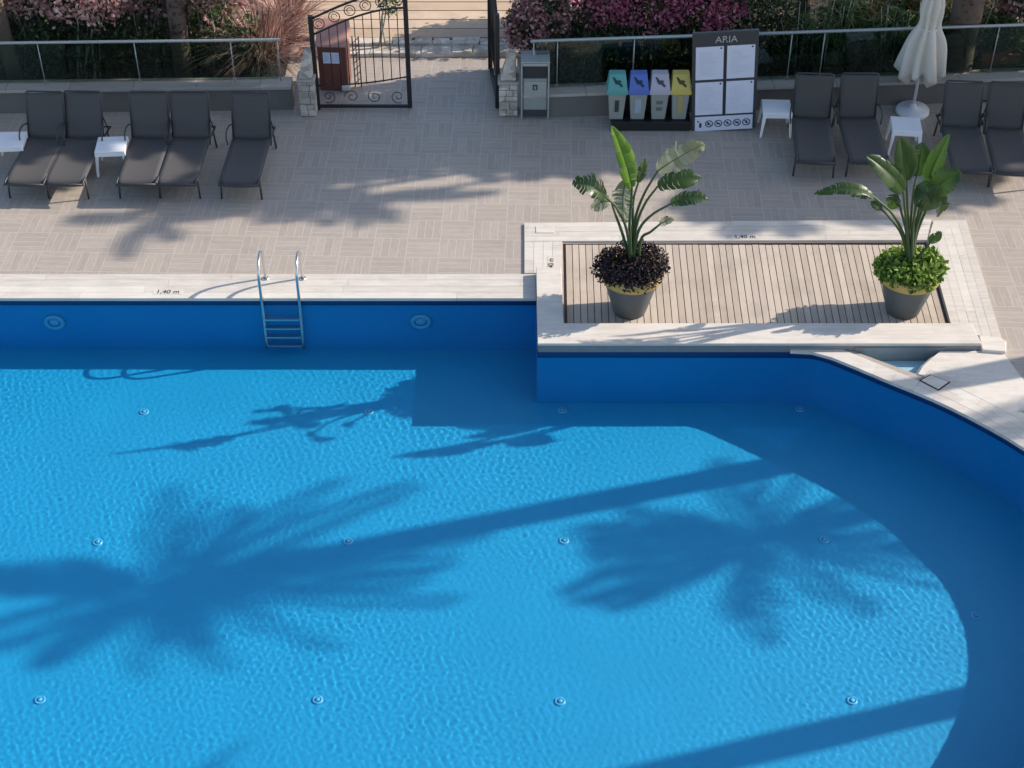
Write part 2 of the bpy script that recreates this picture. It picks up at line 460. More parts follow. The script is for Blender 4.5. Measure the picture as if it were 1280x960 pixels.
# side pool: walls, floor, its own still water
m = MB()
for i in range(len(tri)):
    a, b = tri[i], tri[(i + 1) % len(tri)]
    m.add([(a[0], a[1], -.18), (b[0], b[1], -.18), (b[0], b[1], -0.01), (a[0], a[1], -0.01)], [(0, 1, 2, 3)])
o = m.build('side_pool_wall', M['shallow']); tag(o, kind='structure')
o.cycles.is_caustics_receiver = True
o = sheet('side_pool_floor', tri, [], -.18, M['shallow']); o.cycles.is_caustics_receiver = True
tx = np.arange(4.2, 5.6, .04); ty = np.arange(15.3, 15.86, .04); TX, TY = np.meshgrid(tx, ty)
TZ = sum(.0006 * np.sin(2 * pi / l * (TX * cos(a) + TY * sin(a)) + p) for l, a, p in [(.3, .3, 0), (.42, 1.4, 2), (.25, 2.2, 1), (.5, 2.9, 3)])
ti = np.arange(TX.size).reshape(TX.shape); TF = np.stack([ti[:-1, :-1], ti[:-1, 1:], ti[1:, 1:], ti[1:, :-1]], -1).reshape(-1, 4)
cc = np.stack([TX, TY], -1).reshape(-1, 2)[TF].mean(1)
TF = TF[inpoly(cc[:, 0], cc[:, 1], [(4.40, 15.86), (5.64, 15.86), (5.40, 15.69), (5.14, 15.33), (5.10, 15.35)])]
o = np_obj('side_pool_water', np.stack([TX, TY, TZ - .11], -1).reshape(-1, 3), TF, M['water'], smooth=True)
tag(o, kind='structure'); o.cycles.is_caustics_caster = True

# coping: rows of stone planks with joints
def plank_rows(m, inner, outer, n, zt=.012, th=.045, jl=1.0, gap=.004, proud=0.0):
    def lens(L):
        d = [0]
        for i in range(1, len(L)): d.append(d[-1] + (Vector(L[i]) - Vector(L[i - 1])).length)
        return d
    tot = lens(inner)[-1]
    def at(L, t):
        d = lens(L); s_ = t * d[-1]
        for i in range(1, len(L)):
            if s_ <= d[i] or i == len(L) - 1:
                f = (s_ - d[i - 1]) / max(d[i] - d[i - 1], 1e-9); return Vector(L[i - 1]).lerp(Vector(L[i]), f)
    for r in range(n):
        a0 = r / n; a1 = (r + 1) / n
        s = -rnd.random() * jl
        while s < tot:
            e = s + jl * rnd.uniform(.85, 1.15)
            s0, e0 = max(0, s) + gap / 2, min(tot, e) - gap / 2
            if e0 - s0 > .02:
                k = max(1, int((e0 - s0) / .25)) if len(inner) > 4 else 1
                for q in range(k):
                    t0, t1 = (s0 + (e0 - s0) * q / k) / tot, (s0 + (e0 - s0) * (q + 1) / k) / tot
                    I0, I1, O0, O1 = at(inner, t0), at(inner, t1), at(outer, t0), at(outer, t1)
                    g = gap / max((O0 - I0).length, .01) / 2
                    c = [I0.lerp(O0, a0 + g), I1.lerp(O1, a0 + g), I1.lerp(O1, a1 - g), I0.lerp(O0, a1 - g)]
                    z = zt + (rnd.uniform(0, .0012) if q == 0 else 0)
                    if q == 0: zz = z
                    m.hexa([(p[0], p[1], zt - th) for p in c], [(p[0], p[1], zz) for p in c])
            s = e
    return m
cw = .50
m = MB()
plank_rows(m, [(XL, 16.965), (.325, 16.965)], [(XL, 17.0 + cw + .03), (.325, 17.0 + cw + .03)], 4, jl=2.6)
plank_rows(m, [(XL, YN), (XL, 17.0)], [(XL - cw, YN), (XL - cw, 17.0)], 4, jl=1.2)
m.prism([(XL, 17.002), (.32, 17.002), (.32, 17.52), (XL, 17.52)], -.02, .006)
o = m.build('pool_coping', M['coping']); tag(o, kind='structure')
m = MB()
# curved coping: first a single wide band beside the side pool, then four rows
k0 = next(i for i, p in enumerate(arc) if p[0] > 5.02)
plank_rows(m, offset_line(arc, -.035)[:k0 + 1], offset_line(arc[:k0 + 1], .20), 1, jl=2.2)
plank_rows(m, offset_line(arc, -.035)[k0:], offset_line(arc[k0:], cw), 4, jl=2.0)
fa = offset_line(arc, .004); fb = offset_line(arc, .195); fc = offset_line(arc, cw - .01)
for i in range(len(arc) - 1):
    ff = fb if i < k0 else fc
    m.hexa([(*p, -.02) for p in (fa[i], fa[i + 1], ff[i + 1], ff[i])], [(*p, .006) for p in (fa[i], fa[i + 1], ff[i + 1], ff[i])])
o = m.build('curved_coping', M['coping']); tag(o, kind='structure')

# smooth stone apron between the platform corner, the side pool and the curved coping
ap = [(5.54, 15.83), (6.06, 15.83), (6.34, 15.78), (6.60, 14.63), (6.05, 14.66), (5.55, 15.18), (5.15, 15.355), (5.24, 15.51), (5.40, 15.69)]
o = MB().prism(ap, -.03, .008).build('stone_apron', M['slab'], bevel=.004); tag(o, kind='structure')

# ------------------------------------------------------------------ platform
Zs = .12
m = MB()
plank_rows(m, [(.30, 18.30), (.30 + .36, 18.30)], [(.30, 18.80), (.66, 18.80)], 1)
m = MB()
L0, L1 = [(.68, 17.38), (.71, 18.31)], [(.17, 17.36), (.19, 18.78)]
plank_rows(m, [(.68, 17.54), (.71, 18.31)], [(.17, 17.54), (.175, 18.31)], 4, jl=1.5, zt=.022, th=.05)
plank_rows(m, [(.175, 18.315), (5.88, 18.345)], [(.175, 18.78), (6.05, 18.87)], 4, jl=1.4, zt=.022, th=.05)
plank_rows(m, [(5.885, 18.345), (5.785, 16.29)], [(6.545, 18.88), (6.38, 16.0)], 5, jl=1.5, zt=.022, th=.05)
m.prism([(.18, 17.54), (.68, 17.54), (.71, 18.31), (.71, 18.31), (.19, 18.31)], -.02, .016)
m.prism([(.19, 18.316), (5.87, 18.346), (6.0, 18.85), (.19, 18.77)], -.02, .016)
m.prism([(5.89, 18.34), (5.79, 16.30), (6.37, 16.02), (6.53, 18.86), (6.08, 18.85)][::-1], -.02, .016)
o = m.build('platform_border', M['coping']); tag(o, kind='structure')
m = MB()
o = MB().box((.47, 18.60, .016), (.26, .17, .028)).build('drain_cover', M['slab'], bevel=.003)
tag(o, 'small white square cover set in the corner of the platform border', 'cover')
# raised stone beams (left arm and front)
m = MB()
xx = .33
m.prism([(.33, 15.84), (6.05, 15.84), (6.02, 16.275), (.675, 16.275), (.675, 17.53), (.33, 17.53)], .078, Zs)
MB().prism([(.338, 15.85), (6.04, 15.85), (6.01, 16.27), (.67, 16.27), (.67, 17.52), (.338, 17.52)], -.03, .078).build('slab_base', M['greyface'])['kind'] = 'structure'
o = m.build('platform_slab', M['slab'], bevel=.008); tag(o, kind='structure')
# white corner block
o = MB().prism([(6.062, 15.80), (6.36, 15.76), (6.42, 15.98), (6.35, 16.06), (6.09, 16.1)], -.02, .05).build('corner_block', M['slab'], bevel=.01)
tag(o, 'bright white stone block at the right front corner of the deck platform', 'stone block')
# grey band of wet stone below the slab over the side pool
o = MB().box((5.01, 15.846, -.10), (1.17, .016, .30)).build('slab_face', M['greyface']); tag(o, kind='structure')
# deck pit and slats
m = MB()
for i in range(4):
    a, b = deck_in[i], deck_in[(i + 1) % 4]
    m.add([(a[0], a[1], -.045), (b[0], b[1], -.045), (b[0], b[1], -.01), (a[0], a[1], -.01)], [(0, 1, 2, 3)])
m.add([(*p, -.045) for p in deck_in], [(0, 1, 2, 3)])
o = m.build('deck_pit', M['dark']); tag(o, kind='structure')
m = MB(); N = 54
for i in range(N):
    f0, f1 = (i + .05) / N, (i + .95) / N
    def lx(f, y):
        t = (y - 16.29) / 2.03
        a = .69 + .03 * t + .035; b = 5.77 + .10 * t - .03
        return a + (b - a) * f
    zt = -.012 + rnd.uniform(-.0015, .0015); y0, y1 = 16.30, 18.275 + rnd.uniform(-.004, .004)
    c = [(lx(f0, y0), y0), (lx(f1, y0), y0), (lx(f1, y1), y1), (lx(f0, y1), y1)]
    m.hexa([(*p, zt - .014) for p in c], [(*p, zt) for p in c])
o = m.build('deck_boards', M['deckwood'], bevel=.003); tag(o, kind='structure')
# depth marks painted on the coping
def text(body, loc, size, mat, parent=None, rot=(0, 0, 0), name='lettering', ext=.001, align='CENTER'):
    c = bpy.data.curves.new(name, 'FONT'); c.body = body; c.size = size; c.extrude = ext; c.align_x = align; c.align_y = 'CENTER'
    o = bpy.data.objects.new(name, c); col.objects.link(o); o.location = loc; o.rotation_euler = rot; c.materials.append(mat)
    bpy.context.view_layer.update()
    me = bpy.data.meshes.new_from_object(o); bpy.data.objects.remove(o); bpy.data.curves.remove(c)
    me.materials.clear(); me.materials.append(mat); me.name = name
    o = bpy.data.objects.new(name, me); col.objects.link(o); o.location = loc; o.rotation_euler = rot
    if parent is not None: o.parent = parent
    return o
for (px, py, z, sz, rz, l_) in ((210, 365, .0135, .115, 0, 'small dark depth marking on the long left coping beside the ladder shadow'),
                               (931, 296, .0235, .11, 0, 'small dark depth marking on the border behind the wooden deck'),
                               (689, 331, .0235, .11, 90, 'small dark depth marking turned sideways on the border left of the deck')):
    q = U(px, py, z); r = empty('depth_marking', q, R(rz)); tag(r, l_, 'depth marking', 'depth markings around the pool')
    MB().box((0, 0, .000), (.40, .10, .003)).build('tile', M['coping'], r)
    text('1,40 m', (0, 0, .0042), sz, M['ink'], r, name='digits')
# skimmer lid
sk = [U(1150, 476, .012), U(1173, 488, .012), U(1187, 478, .012), U(1163, 469, .012)]
r_ = empty('skimmer_lid', sk[0]); tag(r_, 'square white skimmer lid with dark joint set in the curved coping', 'skimmer lid')
c0 = sum((Vector(p) for p in sk), Vector()) / 4
MB().prism([((c0 + (Vector(p) - c0) * 1.06)[:2]) for p in sk], .009, .020).build('joint_frame', M['soil']).parent = r_
MB().prism([((c0 + (Vector(p) - c0) * .92)[:2]) for p in sk], .012, .027).build('lid', M['slab'], bevel=.003).parent = r_
for ch in [x for x in col.objects if x.parent == r_]: ch.location = -Vector(r_.location)

# pool fittings on the floor and on the wall
inl = [(180, 515), (461, 515), (703, 513), (1000, 511), (122, 678), (435, 677), (705, 676), (1030, 675), (50, 875), (397, 875), (700, 877), (1065, 876), (1220, 770)]
lab = ['in the far row left of the ladder foot', 'in the far row just inside the deck shadow', 'in the far row before the platform wall', 'in the far row at the right by the curved wall',
       'in the middle row farthest left', 'in the middle row beside the long trunk shadow', 'in the middle row below the deck centre', 'in the middle row inside the palm shadow',
       'in the near row farthest left', 'in the near row left of centre', 'in the near row right of centre', 'in the near row above the last trunk shadow', 'in the shaded strip along the curved wall']
proto = None
for (px, py), l_ in zip(inl, lab):
    s = U(px, py, ZW); dv = (s - Vector((0, 0, H))).normalized(); ci = -dv.z; ss = math.sqrt(1 - ci * ci) / IOR
    hz = Vector((dv.x, dv.y, 0)).normalized(); q = s + hz * (abs(ZB - ZW) * ss / math.sqrt(1 - ss * ss))
    if proto is None:
        proto = empty('floor_inlet', (q.x, q.y, ZB)); r = proto
        MB().lathe([(.0, .012), (.03, .014), (.031, .02), (.0, .022)], seg=16).build('cap', M['ring'], r).cycles.is_caustics_receiver = True
        MB().lathe([(.032, .001), (.035, .014), (.058, .014), (.064, .001)], seg=20).build('flange', M['ring'], r).cycles.is_caustics_receiver = True
    else:
        r = copy_tree(proto); r.location = (q.x, q.y, ZB)
    tag(r, 'round pale pool inlet ' + l_, 'pool inlet', 'round inlets in the pool floor')
for i, (px, py) in enumerate([(68, 403), (526, 402)]):
    s = U(px, py, ZW)
    dv = (s - Vector((0, 0, H))).normalized(); ci = -dv.z; ss = math.sqrt(1 - ci * ci) / IOR
    t_ = (16.99 - s.y) / (ss * dv.y / Vector((dv.x, dv.y)).length); zz = ZW - t_ * math.sqrt(1 - ss * ss)
    xx = s.x + (16.99 - s.y) * dv.x / dv.y
    r = empty('underwater_lamp', (xx, 16.99, zz))
    tag(r, ['round underwater lamp on the far pool wall left of the ladder', 'round underwater lamp on the far pool wall between ladder and platform'][i], 'pool lamp', 'round lamps in the far pool wall')
    MB().lathe([(.085, 0), (.09, .03), (.135, .03), (.145, 0)], seg=24).build('bezel', M['ring'], r, M=Matrix.Rotation(R(90), 4, 'X'))
    MB().lathe([(0, .03), (.05, .028), (.078, .0)], seg=24).build('lens', M['ring'], r, M=Matrix.Rotation(R(90), 4, 'X'))
    for ch in [x for x in col.objects if x.parent == r]: ch.cycles.is_caustics_receiver = True

# ------------------------------------------------------------------ ladder
lb = empty('pool_ladder', U(350, 352)); tag(lb, 'stainless steel pool ladder with two curved handrails on the far coping', 'pool ladder')
base = Vector(lb.location); yb = 17.42
for px in (326.5, 373.5):
    x = U(px + 1, 372).x - base.x
    pts = [(x, 17.42, .012), (x, 17.42, .30), (x, 17.40, .52), (x, 17.34, .66), (x, 17.24, .735), (x, 17.13, .74), (x, 17.03, .69), (x, 16.965, .58), (x, 16.94, .42),
           (x, 16.94, 0), (x, 16.93, -.35), (x, 16.90, -.93)]
    pts = [(p[0], p[1] - base.y, (p[2] * .76 if p[2] > .02 else p[2]) - base.z) for p in pts]
    sm = [tuple(v) for v in catmull(pts, 4)]
    MB().tube(sm, .021, 12).build('rail', M['steel'], lb)
    MB().lathe([(.0, 0), (.05, 0), (.05, .012), (.024, .02)], (x, 17.42 - base.y, .012 - base.z), 20).build('flange', M['steel'], lb)
x0, x1 = U(327.5, 372).x - base.x, U(374.5, 372).x - base.x
for z in (-.32, -.50, -.68, -.86):
    st = MB().box(((x0 + x1) / 2, 16.90 - base.y, z - base.z), (x1 - x0 - .03, .085, .028)).build('step', M['steel'], lb, bevel=.006)
for ch in [x for x in col.objects if x.parent == lb]: ch.cycles.is_caustics_receiver = True

# ------------------------------------------------------------------ foliage generators
def quads_leaves(C, D, N_, L, Wd, bend=.0):
    """diamond leaves: centre points C, direction D, normal N_, length, width"""
    S = np.cross(D, N_); S /= np.linalg.norm(S, axis=1)[:, None] + 1e-9
    L = np.asarray(L)[:, None]; Wd = np.asarray(Wd)[:, None]
    a = C; b = C + D * L * .5 + S * Wd * .5 - N_ * L * bend * .3; c = C + D * L - N_ * L * bend; d = C + D * L * .5 - S * Wd * .5 - N_ * L * bend * .3
    V = np.stack([a, b, c, d], 1).reshape(-1, 3); Fq = np.arange(len(V)).reshape(-1, 4)
    return V, Fq
def unit(v): return v / (np.linalg.norm(v, axis=-1, keepdims=True) + 1e-9)
def cloud(n, blobs, shell=.45):
    """random points in a set of ellipsoids, denser to their skin"""
    out = []; nr = []
    w = np.array([b[1][0] * b[1][1] * b[1][2] for b in blobs]) ** .7; w /= w.sum()
    for b, k in zip(blobs, rng.multinomial(n, w)):
        d = unit(rng.normal(size=(k, 3))); r = shell + (1 - shell) * rng.random((k, 1)) ** .6
        out.append(np.array(b[0]) + d * r * np.array(b[1])); nr.append(d)
    return np.concatenate(out), np.concatenate(nr)
def shrub(name, loc, blobs, nleaf, lsize, leafmat, label, cat='shrub', group=None, nflower=0, fsize=.05, fmat=None, ftop=.0, stems=5, stemmat='stem', seed=0):
    global rng
    r = empty(name, loc); tag(r, label, cat, group)
    zmax = max(b[0][2] + b[1][2] for b in blobs)
    C, Nn = cloud(nleaf, blobs); C = C[C[:, 2] > .03]; Nn = Nn[:len(C)]
    D = unit(rng.normal(size=C.shape) + np.array([0, 0, .25])); Nv = unit(rng.normal(size=C.shape) + np.array([0, 0, .8]))
    V, Fq = quads_leaves(C, D, Nv, lsize * rng.uniform(.6, 1.3, len(C)), lsize * .42 * rng.uniform(.7, 1.2, len(C)), .15)
    np_obj('foliage', V, Fq, leafmat, r)
    if nflower:
        # bunches of petals
        nb = max(3, nflower // 14); B, Bn = cloud(nb * 3, [(b[0], tuple(q * 1.06 for q in b[1])) for b in blobs], .9); 
        keep = B[:, 2] > ftop * zmax; B = B[keep][:nb]
        if len(B):
            k = nflower // len(B)
            C = np.repeat(B, k, 0) + rng.normal(size=(len(B) * k, 3)) * .07
            D = unit(rng.normal(size=C.shape)); Nv = unit(rng.normal(size=C.shape))
            V, Fq = quads_leaves(C, D, Nv, fsize * rng.uniform(.7, 1.3, len(C)), fsize * .9 * rng.uniform(.7, 1.2, len(C)), .3)
            np_obj('blossom', V, Fq, fmat, r)
    if stems:
        m = MB()
        for i in range(stems):
            b = rnd.choice(blobs); a = rnd.uniform(0, 6.28)
            e = Vector(b[0]) + Vector((rnd.uniform(-.5, .5) * b[1][0], rnd.uniform(-.5, .3) * b[1][1], 0))
            s = Vector((rnd.uniform(-.25, .25), rnd.uniform(-.5, -.1), 0)); mid = s.lerp(e, .5) + Vector((rnd.uniform(-.12, .12), rnd.uniform(-.1, .1), .05))
            m.tube(catmull([s, mid, e], 4), [.017 - .010 * q / 8 for q in range(9)], 6)
        m.build('stem', M[stemmat], r)
    return r

def palm(loc, h, lean, R_, nf, label, group, tr=.16, droop=1.0, name='palm_tree', nl=34, lw=.045, shag=False):
    r = empty(name, loc); tag(r, label, 'palm tree', group)
    n = 14; pts = []; rad = []
    for i in range(n + 1):
        t = i / n; pts.append((lean[0] * t ** 1.5, lean[1] * t ** 1.5, h * t)); rad.append(tr * (1.25 - .35 * t) * (1 + .07 * (i % 2)))
    tm = MB().tube(pts, rad, 12)
    if shag:   # old leaf stubs
        m = tm
        for i in range(420):
            t = rnd.random() * .55; a = rnd.uniform(0, 6.28); z = h * t
            c = Vector((lean[0] * t ** 1.5 + cos(a) * tr, lean[1] * t ** 1.5 + sin(a) * tr, z))
            e = c + Vector((cos(a) * .1, sin(a) * .1, .07)); s = Vector((-sin(a), cos(a), 0)) * .03
            m.add([c - s, c + s, e + s * .5, e - s * .5], [(0, 1, 2, 3)])
    tm.build('trunk', M['bark'], r)
    top = np.array(pts[-1]); allC = []; allD = []; allN = []; allL = []; rach = MB()
    for f in range(nf):
        az = f * 2.399963 + rnd.uniform(-.2, .2); el = R(rnd.uniform(-30, 72)); L = R_ * rnd.uniform(.85, 1.1)
        d = np.array([cos(az) * cos(el), sin(az) * cos(el), sin(el)])
        P_ = []
        for q in range(9):
            t = q / 8; p = top + d * L * t + np.array([0, 0, -1]) * (t ** 2) * L * .42 * droop; P_.append(p)
        rach.tube([tuple(p) for p in P_], [.022 - .017 * q / 8 for q in range(9)], 5)
        for q in range(nl):
            t = .12 + .88 * q / nl; i = min(int(t * 8), 7); ft = t * 8 - i
            p = P_[i] * (1 - ft) + P_[i + 1] * ft; tg = unit(P_[i + 1] - P_[i]); sd = unit(np.cross(tg, [0, 0, 1.0])) if abs(tg[2]) < .98 else np.array([1., 0, 0])
            nrm = np.cross(sd, tg)
            for s in (-1, 1):
                dd = unit(sd * s * .85 + tg * .6 + np.array([0, 0, -.35]) + nrm * rnd.uniform(-.1, .25))
                allC.append(p); allD.append(dd); allN.append(nrm); allL.append(R_ * .26 * math.sin(pi * min(1, .15 + t * .8)) ** .6 * rnd.uniform(.8, 1.1))
    rach.build('leaf_rib', M['stem'], r)
    V, Fq = quads_leaves(np.array(allC), np.array(allD), np.array(allN), allL, np.full(len(allL), lw), .12)
    np_obj('crown', V, Fq, M['palm'], r)
    return r

# ------------------------------------------------------------------ potted strelitzias
def strel_leaf(parent, base, pts, tip, width, nrm, mat, torn=.3, bow=.12, stalk_r=.016):
    """stalk through pts, blade from the last of them to tip, bowed; the stalk is the leaf's sub-part"""
    P_ = catmull([base] + pts, 5)
    n = 24; a0 = P_[-1]; nv = Vector(nrm).normalized(); L = (tip - a0).length
    ctrl = a0.lerp(tip, .45) + nv * bow * L + Vector((0, 0, 1)) * bow * L * .6
    axis = [a0 * (1 - t) ** 2 + ctrl * 2 * t * (1 - t) + tip * t * t for t in [i / n for i in range(n + 1)]]
    width *= 1.0; m = MB()
    for s in (-1, 1):
        i = 0
        while i < n:
            seg = rnd.choice((1, 2, 2, 3)) if rnd.random() < torn else rnd.choice((3, 4, 6))
            j = min(n, i + seg)
            split = rnd.random() < torn + .1
            dz = rnd.uniform(-.45, .25) * torn; ln = rnd.uniform(.75, 1.05) if rnd.random() < torn else 1
            vs = []
            for k in range(i, j + 1):
                t = k / n; w = width * .5 * (sin(pi * min(1, t * .94 + .06) ** .8) ** .7 + .02)
                a = axis[k]; tg = (axis[min(k + 1, n)] - axis[max(k - 1, 0)]).normalized()
                sd = tg.cross(nv).normalized() * s; up = nv
                q = tg * (-L / n * .42) if (k == j and split) else Vector()
                w *= ln
                vs += [a, a + sd * w * .55 + up * w * .26 + q * .6, a + sd * w * .98 + up * (w * (.16 + dz)) + tg * w * .30 + q]
            fs = []
            for q in range(j - i):
                o = q * 3; fs += [(o, o + 1, o + 4, o + 3), (o + 1, o + 2, o + 5, o + 4)]
            m.add(vs, fs, True); i = j
    lf = m.build('leaf', mat, parent)
    sm = MB(); sm.tube(list(P_) + axis[1:n], [stalk_r * (1.5 - .7 * i / len(P_)) for i in range(len(P_))] + [stalk_r * .6 * (1 - i / n) for i in range(1, n)], 7)
    sm.build('stalk', M['stalk'], lf)
    return lf

def planter(loc, rx, label, gmat, gr, gh, leaves, gl=.06):
    r = empty('potted_plant', loc); tag(r, label, 'potted plant', 'potted strelitzias on the deck')
    pot = MB().lathe([(0, .0), (.215, .0), (.222, .02), (.365, .54), (.365, .56)], seg=48).build('pot', M['potgrey'], r)
    MB().lathe([(.360, .53), (.396, .54), (.412, .66), (.402, .68), (.37, .68), (.355, .62)], seg=48).build('rim_band', M['mustard'], pot)
    MB().lathe([(.365, .635), (.2, .65), (0, .66)], seg=32).build('soil', M['soil'], pot)
    n = 5200
    C, Nn = cloud(n, [((0, 0, .66 + gh * .35), (gr, gr * .95, gh)), ((.16, .05, .67 + gh * .45), (gr * .66, gr * .7, gh * .95)), ((-.18, -.03, .65 + gh * .3), (gr * .7, gr * .72, gh * .95)), ((.05, -.2, .64 + gh * .1), (gr * .6, gr * .5, gh * .8))], .6)
    C = C[C[:, 2] > .60]
    D = unit(rng.normal(size=C.shape)); Nv = unit((C - np.array([0, 0, .5])) + rng.normal(size=C.shape) * .45)
    D = unit(D - Nv * (D * Nv).sum(1, keepdims=True) * .8)
    V, Fq = quads_leaves(C, D, Nv, gl * rng.uniform(.5, 1.4, len(C)), gl * .75 * rng.uniform(.6, 1.3, len(C)), .2)
    np_obj('ground_cover', V, Fq, gmat, r)
    # trailing bits over the rim
    for lf in leaves: strel_leaf(r, *lf)
    return r
V3 = Vector
p1 = V3((1.57, 16.73, -.012)); p2 = V3((5.22, 16.73, -.012))
def rel(p, px, py, dy=0.0):
    q = W(px, py, p.y + dy); return q - p
b0 = V3((0, 0, .64))
def LF(p, stalk, tip, w, nrm, mat='strel', torn=.5, bow=.12, dy=0.0, bx=0.0):
    """stalk joints and tip given as picture places in the upright plane through the pot, dy leaning them away"""
    n = len(stalk); S = [rel(p, x, y, dy * (i + 1) / (n + 1)) for i, (x, y) in enumerate(stalk)]
    return (b0 + V3((bx, dy * .2, 0)), S, rel(p, *tip, dy), w, nrm, M[mat], torn, bow)
L1 = [
 LF(p1, [(787, 285), (789, 255), (790, 234)], (764, 157), .27, (.45, -.85, .2), 'strelbright', .35, .10, -.1),
 LF(p1, [(784, 290), (772, 262), (757, 246)], (715, 229), .32, (.1, -.55, .85), 'strel', .85, .22, -.3),
 LF(p1, [(787, 280), (789, 245), (783, 225)], (781, 280), .30, (-.4, -.9, .1), 'strelpale', .9, .30, .15),
 LF(p1, [(793, 280), (804, 245), (822, 214)], (882, 180), .36, (-.1, -.7, .7), 'strelpale', .95, .10, .25),
 LF(p1, [(795, 285), (806, 255), (822, 233)], (877, 223), .30, (.0, -.5, .9), 'strel', .6, .15, .1),
 LF(p1, [(797, 292), (813, 270), (838, 255)], (886, 250), .24, (.0, -.45, .9), 'strel', .85, .22, -.25),
 LF(p1, [(801, 300), (813, 290), (824, 281)], (843, 274), .12, (0, -.6, .8), 'strelpale', .7, .2, -.2, .08),
 LF(p1, [(779, 295), (770, 270), (764, 252)], (738, 262), .22, (-.1, -.6, .7), 'strelpale', .8, .3, .2),
 LF(p1, [(791, 282), (792, 250), (798, 228)], (806, 196), .16, (.5, -.8, .2), 'strel', .6, .1, .4),
]
L2 = [
 LF(p2, [(1136, 290), (1134, 250), (1133, 226)], (1125, 172), .33, (.35, -.9, .1), 'strel', .12, .08, -.15),
 LF(p2, [(1134, 290), (1131, 260), (1129, 240)], (1083, 195), .30, (.3, -.75, .5), 'strel', .5, .12, -.3),
 LF(p2, [(1143, 290), (1151, 255), (1158, 232)], (1187, 167), .24, (-.6, -.7, .2), 'strel', .2, .08, .1),
 LF(p2, [(1144, 292), (1153, 262), (1160, 242)], (1201, 214), .34, (-.1, -.75, .6), 'strel', .5, .14, -.2),
 LF(p2, [(1141, 288), (1145, 255), (1146, 232)], (1166, 262), .40, (.1, -.9, .3), 'strel', .35, .32, -.3),
 LF(p2, [(1131, 298), (1116, 268), (1092, 246)], (1017, 243), .22, (0, -.4, .9), 'strel', .8, .20, .0),
 LF(p2, [(1146, 292), (1160, 258), (1172, 238)], (1172, 272), .24, (.3, -.8, .3), 'strel', .8, .35, .15),
 LF(p2, [(1133, 290), (1126, 262), (1122, 244)], (1112, 262), .22, (-.2, -.8, .4), 'strel', .6, .3, .2),
 LF(p2, [(1138, 285), (1142, 240), (1146, 220)], (1152, 178), .28, (.1, -.9, .2), 'strel', .3, .08, .35),
 LF(p2, [(1095, 252), (1090, 247), (1086, 244)], (1098, 262), .10, (0, -.7, .6), 'strel', .5, .2, .0),
 LF(p2, [(1148, 322), (1156, 312), (1162, 304)], (1176, 289), .15, (0, -.9, .3), 'strel', .1, .05, -.1, .1),
]
L2[9] = LF(p2, [(1128, 295), (1112, 272), (1102, 262)], (1088, 252), .12, (0, -.7, .6), 'strel', .5, .1, .1)
planter(p1, 0, 'strelitzia with a torn airy crown in a grey pot over burgundy ground cover', M['lf_burg'], .50, .22, L1, .045)
planter(p2, 0, 'dense upright strelitzia in a grey pot over lime green ground cover', M['lf_lime'], .45, .15, L2, .075)

# ------------------------------------------------------------------ sun loungers
def make_lounger():
    """origin on the floor below the foot end, body along +y"""
    r = empty('sun_lounger')
    w = .285; zs = .335; hy = 1.27
    fr = MB()
    for s in (-1, 1):
        fr.tube([(s * w, -.02, zs - .045), (s * w, .02, zs - .008), (s * w, .5, zs - .01), (s * w, hy, zs - .005), (s * w, hy + .42, zs - .05)], .016, 8)
    fr.tube([(-w, -.01, zs - .03), (w, -.01, zs - .03)], .015, 8); fr.tube([(-w, hy, zs - .015), (w, hy, zs - .015)], .014, 8)
    fr.tube([(-w, hy + .42, zs - .05), (w, hy + .42, zs - .05)], .014, 8)
    fr.build('frame', M['frame'], r)
    for y, dy in ((.13, -.035), (hy + .22, .06)):
        for s in (-1, 1):
            MB().tube([(s * w, y, zs - .015), (s * (w + .012), y + dy, .0)], .015, 8).build('leg', M['frame'], r)
    # sling seat: thin double curved sheet
    def sling(name, a, b, za, zb, ww, sag, lip=0):
        n, k = 10, 8; top = []
        for i in range(n + 1):
            for j in range(k + 1):
                t, u_ = i / n, j / k * 2 - 1
                y = a + (b - a) * t; z = za + (zb - za) * t
                if lip and t < .12: z -= (.12 - t) * lip
                top.append((u_ * ww, y, z - sag * (1 - u_ * u_)))
        fs = []
        for i in range(n):
            for j in range(k):
                o = i * (k + 1) + j; fs.append((o, o + 1, o + k + 2, o + k + 1))
        m = MB().add(top, fs, True); ob = m.build(name, M['fabric'], r)
        s_ = ob.modifiers.new('thickness', 'SOLIDIFY'); s_.thickness = .012
        return ob
    sling('seat', -.015, hy - .01, zs + .012, zs + .01, w + .008, .018, .45)
    # backrest hinged at hy, 74 degrees
    sling('backrest', hy - .004, hy + .20, zs - .004, zs + .64, w + .004, .012)
    bf = MB()
    bf.tube([(-w, hy, zs), (-w, hy + .21, zs + .63), (-w + .03, hy + .215, zs + .655), (w - .03, hy + .215, zs + .655), (w, hy + .21, zs + .63), (w, hy, zs)], .014, 8)
    bf.tube([(-w + .02, hy + .13, zs + .36), (-w + .02, hy + .36, zs - .03)], .010, 6); bf.tube([(w - .02, hy + .13, zs + .36), (w - .02, hy + .36, zs - .03)], .010, 6)
    bf.build('back_frame', M['frame'], r)
    for s in (-1, 1):
        x = s * (w + .03)
        MB().tube(catmull([(s * w, hy + .06, zs + .20), (x, hy - .02, zs + .225), (x + s * .02, hy - .14, zs + .21), (x + s * .025, hy - .22, zs + .13), (x + s * .012, hy - .24, zs + .02)], 4), .012, 8).build('armrest', M['frame'], r)
    return r
